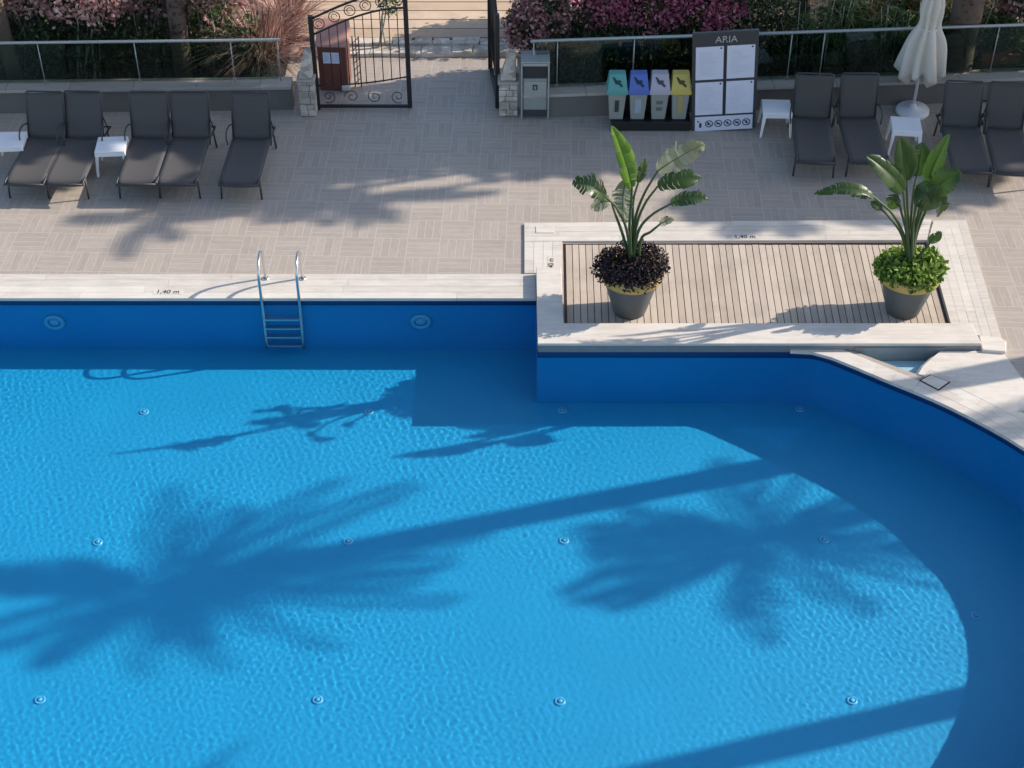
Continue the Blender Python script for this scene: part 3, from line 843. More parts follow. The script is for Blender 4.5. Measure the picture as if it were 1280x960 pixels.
lo = [((30, 229), (59, 168), 'dark lounger just right of the leftmost white table'),
      ((79, 229), (107, 168), 'dark lounger standing left of the second white table'),
      ((170, 229), (192, 168), 'dark lounger standing right of the second white table'),
      ((220, 229), (240, 168), 'dark lounger with sunlit patch, middle of the three right of the table'),
      ((298, 230), (319, 165), 'single dark lounger standing apart nearest the gate'),
      ((1020, 202), (1014, 146), 'dark lounger crossed by a light streak right of the stool-like table'),
      ((1087, 202), (1070, 146), 'dark lounger directly left of the umbrella'),
      ((1216, 214), (1199, 154), 'dark lounger first right of the closed umbrella'),
      ((1268, 216), (1252, 154), 'dark lounger at the far right edge of the terrace')]
proto = None
for (f, h_, l_) in lo:
    a = U(*f, .32); b = U(*h_, .34); d = b - a; rz = math.atan2(d.y, d.x) - R(90)
    r = make_lounger() if proto is None else copy_tree(proto)
    proto = proto or r
    r.location = (a.x, a.y, 0); r.rotation_euler.z = rz + R(rnd.uniform(-1.2, 1.2))
    ang = R(rnd.uniform(-6, 4)); hp = Vector((0, 1.27, .335))
    for ch in [x for x in col.objects if x.parent == r and x.name.startswith('back')]:
        ch.rotation_euler.x = ang; ch.location = hp - Matrix.Rotation(ang, 3, 'X') @ hp
    tag(r, l_, 'sun lounger', 'sun loungers along the garden wall')

# ------------------------------------------------------------------ white tables
def make_table():
    r = empty('side_table'); hw = .225; z = .42
    m = MB().box((0, 0, z - .012), (hw * 2, hw * 2, .024)); m.build('table_top', M['plastic'], r, bevel=.011)
    a = MB()
    for sx in (-1, 1): a.box((sx * (hw - .012), 0, z - .055), (.014, hw * 1.7, .066))
    for sy in (-1, 1): a.box((0, sy * (hw - .012), z - .055), (hw * 1.7, .014, .066))
    a.build('apron', M['plastic'], r, bevel=.004)
    for sx in (-1, 1):
        for sy in (-1, 1):
            x, y = sx * (hw - .03), sy * (hw - .03); e = .028
            t = [(x - e, y - e, z - .025), (x + e, y - e, z - .025), (x + e, y + e, z - .025), (x - e, y + e, z - .025)]
            xx, yy = x + sx * .035, y + sy * .035; e2 = .016
            b = [(xx - e2, yy - e2, 0), (xx + e2, yy - e2, 0), (xx + e2, yy + e2, 0), (xx - e2, yy + e2, 0)]
            MB().hexa(b, t).build('leg', M['plastic'], r, bevel=.006)
    return r
proto = None
for px, py, rz, l_ in [(12, 174, 3, 'square white plastic table cut by the left edge of the view'), (139, 180, 4, 'square white plastic table between the two pairs of left loungers'),
                   (971, 133, -2, 'square white plastic table beside the notice board'), (1133, 155, -6, 'square white plastic table in front of the umbrella base')]:
    r = make_table() if proto is None else copy_tree(proto)
    proto = proto or r
    q = U(px, py, .42); r.location = (q.x, q.y, 0); r.rotation_euler.z = R(rz)
    tag(r, l_, 'side table', 'white plastic tables among the loungers')

# ------------------------------------------------------------------ closed umbrella
ub = Vector((W(1141, 136, 21.97).x, 21.97, 0))
r = empty('closed_umbrella', ub); tag(r, 'closed cream umbrella on a round white base by the garden wall', 'umbrella')
MB().lathe([(0, .0), (.25, .0), (.265, .02), (.26, .07), (.24, .095), (.06, .10), (.045, .16), (0, .16)], seg=40).build('base', M['plastic'], r)
MB().tube([(0, 0, .05), (0.01, 0, 2.5)], .024, 12).build('pole', M['plastic'], r)
m = MB(); nsg, nz = 96, 40; vs = []
for i in range(nz + 1):
    t = i / nz; z = .60 + (2.35 - .60) * t
    # profile: gathered at the tip, tied at 60 %, flaring towards the hem, drawn in at the very bottom
    rr = .04 + .37 * (1 - t) ** .8 * (1 - .35 * math.exp(-((t - .55) / .1) ** 2))
    hem = min(1, .55 + t * 6)
    for k in range(nsg):
        a = 2 * pi * k / nsg
        fold = .5 + .5 * cos(a * 8 + 1.2 * sin(3 * t) + .5 * sin(a * 3))
        q = rr * hem * (1 - (.42 * fold ** 1.5) * (1 - t * .35)) * (1 + .05 * sin(5 * a + 9 * t))
        dz = .07 * sin(a * 3 + 1) * (1 - t) ** 6 + .09 * fold * (1 - t) ** 8
        vs.append((q * cos(a) * 1.06 + .012 * (z), q * sin(a), z + dz))
fs = [(i * nsg + k, i * nsg + (k + 1) % nsg, (i + 1) * nsg + (k + 1) % nsg, (i + 1) * nsg + k) for i in range(nz) for k in range(nsg)]
ob = m.add(vs, fs, True).build('canopy', M['cream'], r)
MB().tube([(.028, 0, 2.33), (.03, 0, 2.45)], [.05, .03], 12).build('finial', M['plastic'], r)
m = MB(); m.lathe([(.15, 0), (.157, .02), (.15, .045)], (.018, 0, 1.47), 32); m.build('tie', M['cream'], r)

# ------------------------------------------------------------------ garden walls and glass fences
def wall_run(name, A, B, zt, label):
    A, B = Vector(A), Vector(B); d = (B - A); L = d.length; u = d.normalized(); n = Vector((-u.y, u.x))
    r = empty(name, (A.x, A.y, 0)); tag(r, label, 'garden wall')
    th = .28
    def quad(a0, a1, o0, o1): return [tuple(u * a0 + n * o0), tuple(u * a1 + n * o0), tuple(u * a1 + n * o1), tuple(u * a0 + n * o1)]
    MB().prism(quad(0, L, 0, th), -.02, zt - .05).build('wall_body', M['render'], r)
    m = MB(); s = 0
    while s < L - .01:
        e = min(L, s + 1.0); m.prism(quad(s + .003, e - .003, -.03, th + .03), zt - .05, zt); s = e
    m.build('wall_cap', M['cap'], r, bevel=.004)
    return r
zt = .42
LA, LB = (-12.0, 21.86), (-3.50, 22.08)
RA, RB = (.17, 21.80), (13.5, 22.75)
wall_run('garden_wall', LA, LB, zt, 'low grey garden wall with pale cap left of the gate')
wall_run('garden_wall', RA, RB, zt, 'low grey garden wall with pale cap right of the gate')
def glass_fence(A, B, z0, z1, posts, label, xoff=.17):
    A, B = Vector(A), Vector(B); d = (B - A); L = d.length; u = d.normalized(); n = Vector((-u.y, u.x))
    r = empty('glass_fence', (A.x, A.y, 0)); tag(r, label, 'glass fence', 'glass fences on the garden walls')
    P_ = lambda s, o, z: tuple(u * s + n * o) + (z,)
    MB().tube([P_(0, xoff, z1), P_(L, xoff, z1)], .024, 10).build('top_rail', M['rail'], r)
    for s in posts: MB().tube([P_(s, xoff, z0), P_(s, xoff, z1)], .009, 8).build('post', M['rail'], r)
    ps = sorted(posts)
    for a, b in zip(ps[:-1], ps[1:]):
        c = (Vector(P_((a + b) / 2, xoff, (z0 + z1) / 2)))
        MB().box(c, (b - a - .06, .010, z1 - z0 - .07), math.atan2(u.y, u.x)).build('glass_panel', M['glass'], r)
    return r
zr = 1.22
glass_fence(LA, (-3.62, 22.075), zt, 1.14, [.1 + 1.5 * i for i in range(6)] + [8.33], 'glass fence with grey top rail on the wall left of the gate')
glass_fence((.3, 21.81), RB, zt, zr + .03, [.05, .42, 1.62, 2.9, 4.1, 4.62, 6.0, 7.4, 8.9, 10.4, 12.0, 13.1], 'glass fence with grey top rail on the wall right of the gate')

# ------------------------------------------------------------------ stone pillars
def pillar(loc, w, h, label, tap):
    r = empty('stone_pillar', loc); tag(r, label, 'stone pillar', 'stone pillars beside the gate')
    m = MB(); z = 0; k = 0
    while z < h - .02:
        hh = min(rnd.uniform(.09, .15), h - z); x = -w / 2; 
        while x < w / 2 - .01:
            ww = min(rnd.uniform(.10, .2), w / 2 - x)
            if w / 2 - x - ww < .06: ww = w / 2 - x
            j = rnd.uniform(0, .012)
            m.box((x + ww / 2, -j / 2, z + hh / 2), (ww - .008, w * 1.1 + j, hh - .008)); x += ww
        z += hh
    m.build('stonework', M['stone'], r, bevel=.008)
    MB().box((0, 0, h / 2 - .01), (w - .03, w * 1.1 - .03, h - .03)).build('mortar', M['render'], r)
    c = MB().box((0, 0, h + .025), (w + .03, w * 1.1 + .03, .045)).build('capstone', M['cap'], r, bevel=.008)
    if tap: # tapering upper stone
        b = [(-w * .42, -w * .45, h + .05), (w * .42, -w * .45, h + .05), (w * .42, w * .45, h + .05), (-w * .42, w * .45, h + .05)]
        t = [(w * .02, -w * .2, h + .50), (w * .40, -w * .2, h + .50), (w * .40, w * .3, h + .50), (w * .02, w * .3, h + .50)]
        MB().hexa(b, t).build('top_stone', M['stone'], r, bevel=.02)
    return r
pillar(U(387, 140), .26, .60, 'narrow rough stone pillar with tapering top left of the gate', True)
pillar(U(637, 139) + V3((-.02, .0, 0)), .30, .56, 'squat rough stone pillar beside the litter bin', True)

# ------------------------------------------------------------------ gate
def gate_leaf(loc, rz, w, label, flip=False):
    r = empty('iron_gate', loc, rz); tag(r, label, 'gate', 'black iron gate leaves at the garden opening')
    h0, h1 = 1.56, 2.02
    s = -1 if flip else 1
    X_ = lambda t: (t * w)
    f = MB(); f.box((0, 0, h0 / 2 + .03), (.07, .07, h0 + .06)); f.box((w, 0, h1 / 2 + .08), (.07, .07, h1 + .1)); f.box((w / 2, 0, .05), (w, .04, .045))
    f.build('gate_frame', M['iron'], r)
    up = lambda t: h0 + (h1 - h0) * sin(t * pi / 2) ** 1.0
    lo_ = lambda t: up(t) - .27
    m = MB(); m.tube([(X_(i / 16), 0, up(i / 16)) for i in range(17)], .019, 6); m.tube([(X_(i / 16), 0, lo_(i / 16)) for i in range(17)], .016, 6)
    m.build('arch_band', M['iron'], r)
    for i in range(6):
        t = (i + .5) / 6; c = (X_(t), (up(t) + lo_(t)) / 2)
        q = MB(); q.tube([(c[0] + .085 * cos(a), 0, c[1] + .085 * sin(a)) for a in [k * pi / 10 for k in range(21)]], .008, 5, cap=False)
        q.tube([(c[0] + .045 * cos(a), 0, c[1] + .045 * sin(a)) for a in [k * pi / 8 for k in range(13)]], .006, 5)
        q.build('ring', M['iron'], r)
    mid = lambda t: .42 + .16 * t ** 2
    m = MB(); m.tube([(X_(i / 12), 0, mid(i / 12)) for i in range(13)], .012, 6); m.build('lower_rail', M['iron'], r)
    for i in range(1, 11):
        t = i / 11
        MB().tube([(X_(t), 0, mid(t) - .02), (X_(t), 0, lo_(t))], .0075, 6).build('bar', M['iron'], r)
    for i in range(4):
        c = ((i + .5) / 4 * w, .22); q = MB()
        q.tube([(c[0] + (.02 + .1 * k / 20) * cos(k * .42 + i), 0, c[1] + (.02 + .1 * k / 20) * sin(k * .42 + i) * (1 if i % 2 else -1)) for k in range(21)], .007, 5)
        q.build('scroll', M['iron'], r)
    return r
gate_leaf(U(398, 136), 0, U(513, 133).x - U(398, 136).x, 'arched black iron gate leaf with rings, closed across the path')
gate_leaf(U(622, 134), R(96), 1.25, 'black iron gate leaf swung open, seen edge on by the bin', True)

# ------------------------------------------------------------------ path beyond the gate
m = MB(); m.prism([(-3.3, 22.02), (-3.3, 23.8), (0.1, 23.8), (0.1, 22.0)], -.004, .0)
m = MB()
for row, (y0, y1) in enumerate(((23.86, 24.12), (24.14, 24.36))):
    x = -3.4
    while x < .3:
        w_ = rnd.uniform(.28, .6); j = rnd.uniform(-.03, .03)
        c = [(x + .01, y0 + j), (x + w_ - .02, y0 + rnd.uniform(-.02, .02)), (x + w_ - .02 + rnd.uniform(-.03, .03), y1), (x + .01 + rnd.uniform(-.03, .03), y1 + rnd.uniform(-.02, .02))]
        m.prism(c, -.05, .07 + row * .03 + rnd.uniform(-.015, .015)); x += w_
m.box((-1.55, 24.11, .01), (3.7, .50, .09))
o = m.build('stone_kerb', M['stonelight'], bevel=.006); tag(o, kind='structure')
m = MB(); y = 24.42; z = .08
while y < 33:
    m.box((-1.5 + rnd.uniform(-.02, .02), y + .16, z - .03), (4.4, .318, .05)); y += .335; z += .004
o = m.build('boardwalk', M['boards'], bevel=.008); tag(o, kind='structure')
for name, poly in (('planting_bed', [(-16, 22.36), (-16, 34), (-3.75, 34), (-3.75, 22.36)]), ('planting_bed', [(.15, 22.2), (.15, 34), (16, 34), (16, 22.4)])):
    o = sheet(name, poly, [], .03, M['soil'])

# wooden cabinet behind the gate
cb = U(418, 114); r = empty('wooden_cabinet', cb, R(-2)); tag(r, 'red brown wooden cabinet with a white notice behind the gate', 'cabinet')
MB().box((0, .25, .40), (.46, .46, .78)).build('body', M['cabinet'], r, bevel=.008)
MB().box((0, .012, .40), (.36, .014, .66)).build('door_panel', M['cabinet'], r, bevel=.004)
MB().hexa([(-.26, -.03, .80), (.26, -.03, .80), (.26, .52, .80), (-.26, .52, .80)], [(-.25, -.02, .83), (.25, -.02, .83), (.25, .51, 1.04), (-.25, .51, 1.04)]).build('lid', M['pinktop'], r, bevel=.006)
no = MB().box((-.01, -.004, .60), (.27, .010, .19)).build('notice', M['paper'], r)
m = MB()
for k in range(3):
    for q in range(4): m.box((-.09 + k * .085, -.011, .655 - q * .032), (.055, .002, .013))
m.build('notice_print', M['greyprint'], no)
o = MB().box((0, 0, .06), (.14, .12, .11)).build('white_stone', M['slab'], bevel=.03); o.location = U(433, 113); tag(o, 'small white stone on the ground at the foot of the cabinet', 'stone')
r = empty('garden_trellis', U(446, 112)); tag(r, 'narrow brown lattice screen standing right of the cabinet', 'trellis')
m = MB()
for q in range(2): m.box((-.03 + q * .10, .1, .45), (.02, .02, .9))
for q in range(7): m.tube([(-.03, .1, .06 + q * .12), (.07, .1, .16 + q * .12)], .007, 5)
m.build('lattice', M['cabinet'], r)

# ------------------------------------------------------------------ litter bin with steel frame
tb = (U(651, 150).x + U(686, 150).x) / 2; ty_ = U(668, 149).y
r = empty('litter_bin', (tb, ty_, 0)); tag(r, 'grey steel framed litter bin with black opening beside the stone pillar', 'litter bin')
w_ = .42
m = MB()
for s in (-1, 1):
    for yy in (0, .34): m.box((s * w_ / 2, yy, .50), (.025, .025, 1.0))
m.box((0, .17, 1.005), (w_ + .03, .38, .02)); m.box((0, 0, .96), (w_, .025, .05))
m.build('frame', M['rail'], r, bevel=.004)
MB().box((0, .18, .42), (w_ - .05, .32, .56)).build('body', M['binbody'], r, bevel=.006)
MB().box((0, .19, .82), (w_ - .05, .28, .24)).build('opening', M['ink'], r)
MB().box((0, .014, .52), (w_ - .07, .012, .26)).build('door', M['rail'], r, bevel=.004)
q = MB().box((.0, .004, .56), (.075, .008, .09)).build('emblem', M['ink'], r); MB().box((0, -.002, .56), (.035, .006, .05)).build('emblem_centre', M['binbody'], q)
MB().box((0, .16, .10), (w_ - .05, .3, .12)).build('plinth', M['anthracite'], r)

# ------------------------------------------------------------------ four recycling bins
st = empty('bin_stand', (U(812, 152).x, 21.60, 0)); tag(st, 'low black stand carrying the four recycling bins', 'bin stand')
MB().box((0, 0, .08), (1.24, .40, .15)).build('base_plate', M['iron'], st, bevel=.006)
MB().box((0, .17, .38), (1.24, .03, .60)).build('back_plate', M['iron'], st, bevel=.004)
def rbin(px, lid_c, name, label, pm, pattern):
    lm = simple(name + '_lid_plastic', lid_c, .45, var=.06); dk = simple(name + '_mark', tuple(x * .12 for x in lid_c), .6)
    x = U(px, 150).x; r = empty('recycling_bin', (x, 21.58, .158)); tag(r, label, 'recycling bin', 'recycling bins in a row by the notice board')
    hb = .44
    MB().hexa([(-.095, -.10, 0), (.095, -.10, 0), (.095, .10, 0), (-.095, .10, 0)], [(-.125, -.13, hb), (.125, -.13, hb), (.125, .13, hb), (-.125, .13, hb)]).build('body', M['binbody'], r, bevel=.015)
    ld = MB().hexa([(-.150, -.155, hb), (.150, -.155, hb), (.150, .15, hb), (-.150, .15, hb)], [(-.150, -.155, hb + .07), (.150, -.155, hb + .07), (.150, .15, hb + .09), (-.150, .15, hb + .09)])
    ld.hexa([(-.140, -.15, hb + .07), (.140, -.15, hb + .07), (.140, .15, hb + .08), (-.140, .15, hb + .08)], [(-.115, -.02, hb + .28), (.115, -.02, hb + .28), (.115, .13, hb + .28), (-.115, .13, hb + .28)])
    lid = ld.build('lid', lm, r, bevel=.012)
    # dark slanting mark on the sloping lid face
    S_ = Vector((0, .13, .21)).normalized(); Nn = Vector((0, -.21, .13)).normalized(); c = Vector((0, -.085, hb + .175)) + Nn * .006
    pts = [(-.075, .085), (-.045, .075), (-.01, .03), (.03, .035), (.055, .01), (.035, .0), (.075, -.05), (.055, -.075), (.01, -.03), (-.03, -.025), (-.045, .005), (-.055, .03)]
    vs = [c + Vector((a, 0, 0)) + S_ * b for a, b in pts]; n = len(vs)
    mm = MB().add(vs + [v - Nn * .008 for v in vs], [tuple(range(n))[::-1], tuple(range(n, 2 * n))] + [(i, (i + 1) % n, n + (i + 1) % n, n + i) for i in range(n)])
    mm.build('mark', dk, lid)
    slope = Matrix.Rotation(-math.atan2(.03, hb), 3, 'X')
    for (z0, z1, hw_) in pattern:
        yy = -.10 - .03 * ((z0 + z1) / 2 / hb) - .004
        MB().box((.0, yy, (z0 + z1) / 2), (hw_ * 2, .006, z1 - z0), M=Matrix.Rotation(math.atan2(.03, hb), 3, 'X')).build('sticker', pm, r)
    r.scale = (1.1, 1.0, 1.04)
    return r
rbin(768.5, (.10, .33, .30), 'green', 'recycling bin with a teal green lid and dark strip', M['anthracite'], [(.14, .34, .03)])
rbin(794.5, (.09, .15, .45), 'blue', 'recycling bin with a blue lid and pale blue strip', simple('pale_blue_sticker', (.30, .38, .48), .5), [(.12, .36, .045)])
rbin(820.5, (.42, .40, .46), 'grey', 'recycling bin with a pale grey lid and stacked white and dark stickers', simple('stripe_sticker', (.12, .14, .13), .5), [(.27, .33, .045), (.16, .22, .045)])
rbin(846, (.55, .43, .10), 'yellow', 'recycling bin with a yellow lid and ochre strip', simple('ochre_sticker', (.38, .32, .12), .5), [(.12, .42, .035)])
# small litter bag hanging out of the yellow bin
# ------------------------------------------------------------------ notice board
bx0, bx1 = W(866, 160, 21.38).x, W(944, 160, 21.38).x
r = empty('notice_board', ((bx0 + bx1) / 2, 21.42, 0)); tag(r, 'tall dark notice board with four white sheets and a row of prohibition symbols', 'notice board')
r.rotation_euler.y = R(-3.6); bw = bx1 - bx0; bh = 1.67; hb0 = .02
MB().box((0, .03, hb0 + bh / 2), (bw + .02, .06, bh)).build('panel', M['anthracite'], r, bevel=.004)
yf = -.006
shx = bw / 2 - .055
def zfr(py): return W(905, py, 21.42).z
z_ = [zfr(57), zfr(98), zfr(101.5), zfr(142), zfr(144.5), zfr(162)]
for i, (zt_, zb_) in enumerate(((z_[0], z_[1]), (z_[2], z_[3]))):
    for s in (-1, 1):
        cx = s * (shx / 2 + .02); hgt = zt_ - zb_
        sh = MB().box((cx, yf + .002, (zt_ + zb_) / 2), (shx - .012, .010, hgt)).build('sheet', M['paper'], r)
        m = MB()
        for q in range(13):
            wl = (shx - .12) * rnd.uniform(.45, 1)
            m.box((cx - (shx - .12 - wl) / 2, yf - .005, zt_ - .09 - q * (hgt - .14) / 13), (wl, .001, .005))
        m.build('print', M['greyprint'], sh)
        m = MB().lathe([(0, 0), (.016, 0)], seg=10); m.build('emblem', M['ink'], sh, M=Matrix.Translation((cx + shx / 2 - .045, yf - .0055, zt_ - .03)) @ Matrix.Rotation(R(90), 4, 'X'))
sh = MB().box((0, yf + .002, (z_[4] + z_[5]) / 2), (shx * 2 + .03, .010, z_[4] - z_[5])).build('symbol_strip', M['paper'], r)
zc = (z_[4] + z_[5]) / 2
for i in range(6):
    cx = -shx + .06 + i * (2 * shx - .10) / 5.3
    m = MB(); RX = Matrix.Rotation(R(90), 4, 'X')
    if i == 0:
        m.box((cx + .01, yf - .006, zc - .02), (.035, .002, .08)); m.box((cx - .025, yf - .006, zc + .045), (.03, .002, .02))
    else:
        m.tube([(cx + .055 * cos(a), yf - .006, zc + .055 * sin(a)) for a in [k * pi / 12 for k in range(25)]], .007, 5, cap=False)
        s = (-1, 1, 1, 1, 1, 1)[i]
        m.tube([(cx - .04 * s, yf - .006, zc + .04), (cx + .04 * s, yf - .006, zc - .04)], .006, 5)
        m.box((cx + rnd.uniform(-.01, .01), yf - .005, zc), (.028, .002, .05 if i % 2 else .03), M=Matrix.Rotation(rnd.uniform(-.6, .6), 3, 'Y'))
        if i in (2, 4): m.box((cx, yf - .005, zc - .005), (.06, .002, .016))
    m.build('symbol', M['ink'], sh)
text('ARIA', (0.01, yf - .0015, zfr(49)), .155, M['lettering'], r, (R(90), 0, 0), name='lettering', ext=.002)
MB().box((0, yf + .001, (z_[0] + z_[3]) / 2 + .04), (.012, .01, z_[0] - z_[3] + .14)).build('divider', M['ink'], r)

# ------------------------------------------------------------------ terracotta pot behind the glass, right
q = U(1243, 96); q.y = 23.15; q.x = W(1243, 70, 23.15).x
r = empty('terracotta_planter', (q.x, q.y, .03)); tag(r, 'square terracotta planter with leafy plant behind the glass at the right', 'planter')
MB().hexa([(-.26, -.26, 0), (.26, -.26, 0), (.26, .26, 0), (-.26, .26, 0)], [(-.33, -.33, .55), (.33, -.33, .55), (.33, .33, .55), (-.33, .33, .55)]).build('pot', M['terracotta'], r, bevel=.02)
C, _ = cloud(500, [((0, 0, .75), (.36, .34, .3))]); D = unit(rng.normal(size=C.shape) + [0, 0, .6]); Nv = unit(rng.normal(size=C.shape))
V, Fq = quads_leaves(C, D, Nv, .13 * rng.uniform(.6, 1.2, len(C)), .05 * np.ones(len(C)), .2); np_obj('foliage', V, Fq, M['lf_green'], r)

# ------------------------------------------------------------------ shrubs behind the fences
def at_(px, py, Y): return W(px, py, Y)
GP = 'flowering shrubs behind the left glass fence'; GR = 'flowering shrubs behind the right glass fence'
ls = [(-8.9, 23.3, 'pale pink oleander at the left edge behind the palm stem'), (-7.9, 23.6, 'pale pink oleander with forked pale stems second from the left edge'),
      (-6.9, 23.3, 'pale pink oleander with the brightest blossom left of the shaggy palm'), (-5.9, 23.7, 'dusky mauve oleander right behind the shaggy palm trunk'),
      (-5.0, 23.4, 'olive and mauve oleander standing before the bronze grass')]
for i, (x, y, l_) in enumerate(ls):
    bl = [((0, 0, 1.35), (.62, .5, .48)), ((.3, .25, 1.6), (.45, .4, .4)), ((-.35, .1, 1.5), (.45, .4, .42)), ((0, .45, 1.15), (.6, .4, .55)), ((0, .5, .5), (.62, .3, .5))]
    shrub('oleander', (x, y, .03), bl, 2600, .10, M['lf_dark'] if i < 4 else M['lf_green'], l_, 'shrub', GP, [3600, 3900, 4200, 2400, 1500][i], .075, M['fl_pink'] if i < 3 else M['fl_dry'], .55, 9)
for i, (x, y) in enumerate([(-9.2, 25.0), (-8.1, 25.3), (-7.0, 25.0), (-5.9, 25.4), (-4.8, 25.2)]):
    bl = [((0, 0, 1.0), (.7, .55, .6)), ((.3, .2, 1.25), (.5, .4, .4)), ((-.3, 0, 1.2), (.5, .4, .4))]
    shrub('oleander', (x, y, .03), bl, 1800, .10, M['lf_dark'], ['pink oleander in the back row at the top left corner', 'pink oleander second in the back row from the left corner', 'pink oleander in the middle of the left back row',
          'mauve oleander in the back row behind the shaggy palm', 'mauve oleander in the back row beside the bronze grass'][i], 'shrub', GP, 3200, .075, M['fl_pink'] if i < 3 else M['fl_dry'], .3, 4)
# fountain grass right of them
def grass(loc, n, L, label):
    r = empty('fountain_grass', loc); tag(r, label, 'ornamental grass')
    az = rng.uniform(0, 2 * pi, n); el = rng.uniform(R(35), R(85), n); Ls = L * rng.uniform(.6, 1.1, n); V = []; Fq = []
    d = np.stack([np.cos(az) * np.cos(el), np.sin(az) * np.cos(el), np.sin(el)], 1); s = np.stack([-np.sin(az), np.cos(az), 0 * az], 1) * .006
    base = np.stack([np.cos(az), np.sin(az), 0 * az], 1) * rng.uniform(0, .12, n)[:, None]
    K = 6
    for k in range(K + 1):
        t = k / K; p = base + d * Ls[:, None] * t - np.array([0, 0, 1]) * (t ** 2.2) * (Ls * .45)[:, None]
        wd = s * (1.8 - 1.5 * t); V += [p - wd, p + wd]
    V = np.stack(V, 1).reshape(-1, 3); nn = 2 * (K + 1)
    for k in range(K): Fq.append(np.stack([np.arange(n) * nn + 2 * k + j for j in (0, 1, 3, 2)], 1))
    np_obj('blades', V, np.concatenate(Fq), M['grass_red'], r)
grass((-4.15, 23.5, .03), 900, 1.75, 'bronze fountain grass arching over the fence left of the gate')
grass((-3.9, 24.5, .03), 700, 1.7, 'bronze fountain grass farther back above the gate pillar')
# right of the gate: bougainvillea hedge
rs = [(.42, 22.75, 'mauve bougainvillea spilling over the pillar by the open gate', 'fl_dry', 1500, 1.35), (1.25, 23.3, 'magenta bougainvillea first right of the pillar', 'fl_mag', 900, 1.3), (2.15, 23.3, 'magenta bougainvillea with the brightest clusters behind the bins', 'fl_mag', 1500, 1.35),
      (3.1, 23.3, 'magenta bougainvillea directly above the notice board', 'fl_mag', 1100, 1.35), (4.1, 23.3, 'plain green bush right of the notice board', None, 0, 1.3)]
for i, (x, y, l_, fm, nf, hh) in enumerate(rs):
    bl = [((0, 0, hh - .15), (.6, .4, .42)), ((.2, .3, hh + .1), (.5, .4, .35)), ((-.25, .2, hh), (.45, .4, .4)), ((0, .2, .6), (.62, .3, .6))]
    if i == 0: bl = [((-.18, -.1, 1.1), (.28, .3, .35)), ((.1, .2, 1.25), (.4, .4, .3)), ((.15, .3, .8), (.35, .3, .5)), ((-.3, 0, 1.2), (.22, .25, .25))]
    shrub('bougainvillea' if fm else 'green_bush', (x, y, .03), bl, 3200, .085, M['lf_dark'], l_, 'shrub', GR if fm else None, int(nf * 1.8), .065, M[fm] if fm else None, .55, 5)
for i, (x, y) in enumerate([(.9, 24.9), (2.0, 25.0), (3.1, 24.9), (4.3, 25.1)]):
    bl = [((0, 0, .95), (.7, .5, .55)), ((.3, .2, 1.15), (.5, .4, .4)), ((-.3, 0, 1.1), (.5, .4, .4))]
    shrub('bougainvillea' if i < 3 else 'green_bush', (x, y, .03), bl, 2400, .09, M['lf_dark'] if i < 3 else M['lf_green'], ['mauve bougainvillea in the back row by the boardwalk', 'magenta bougainvillea in the back row above the bins', 'magenta bougainvillea in the back row above the notice board', 'dark green bush in the back row above the small white table'][i],
          'shrub', GR if i < 3 else None, [2200, 2600, 2200, 0][i], .07, M[['fl_dry', 'fl_mag', 'fl_mag', 'fl_mag'][i]], .4, 3)
# bamboo-like yellow green plants
def reed(loc, n, h, mat, label, spread=.4, L=.35):
    r = empty('reed_clump', loc); tag(r, label, 'reed clump', 'leafy reed clumps behind the right glass fence')
    m = MB(); C = []; D = []
    for i in range(n):
        a = rnd.uniform(0, 6.28); s = spread * math.sqrt(rnd.random()); b = Vector((cos(a) * s, sin(a) * s * .6, 0)); e = b * 1.5 + Vector((rnd.uniform(-.15, .15), rnd.uniform(-.1, .1), h * rnd.uniform(.7, 1.1)))
        m.tube([b, b.lerp(e, .5), e], [.011, .009, .005], 5)
        for q in range(26):
            t = rnd.uniform(.12, 1); p = b.lerp(e, t); az = rnd.uniform(0, 6.28); C.append(tuple(p)); D.append((cos(az), sin(az), rnd.uniform(-.5, .8)))
    m.build('cane', M['stem'], r)
    C = np.array(C); D = unit(np.array(D)); Nv = unit(rng.normal(size=C.shape) * .4 + [0, 0, 1])
    V, Fq = quads_leaves(C, D, Nv, L * rng.uniform(.6, 1.2, len(C)), .045 * rng.uniform(.7, 1.3, len(C)), .35); np_obj('foliage', V, Fq, mat, r)
reed((4.95, 22.95, .03), 22, 1.55, M['lf_green'], 'green leafy reed clump left of the umbrella, nearest the notice board')
reed((5.7, 23.5, .03), 34, 1.7, M['lf_yellow'], 'yellowing reed clump behind the two loungers left of the umbrella')
reed((6.35, 22.85, .03), 30, 1.35, M['lf_green'], 'pale stemmed reed clump directly left of the umbrella canopy')
reed((6.6, 24.2, .03), 40, 1.6, M['lf_yellow'], 'golden reed clump behind the umbrella top')
reed((7.3, 23.3, .03), 26, 1.5, M['lf_yellow'], 'golden reed clump between umbrella and dark trunk')
for i, (x, y, l_) in enumerate([(8.5, 23.6, 'pink oleander right of the dark trunk above the terracotta planter'), (9.3, 23.9, 'pink oleander at the top right edge'), (8.7, 25.1, 'pink oleander in the back at the top right corner')]):
    bl = [((0, 0, 1.25), (.6, .45, .45)), ((.3, .2, 1.5), (.5, .4, .35)), ((-.3, .2, 1.4), (.45, .4, .4)), ((0, .3, .6), (.6, .3, .6))]
    shrub('oleander', (x, y, .03), bl, 2300, .09, M['lf_dark'], l_, 'shrub', 'pink oleanders at the right', 2600, .068, M['fl_pink'] if i == 2 else M['fl_dry'], .5, 5)
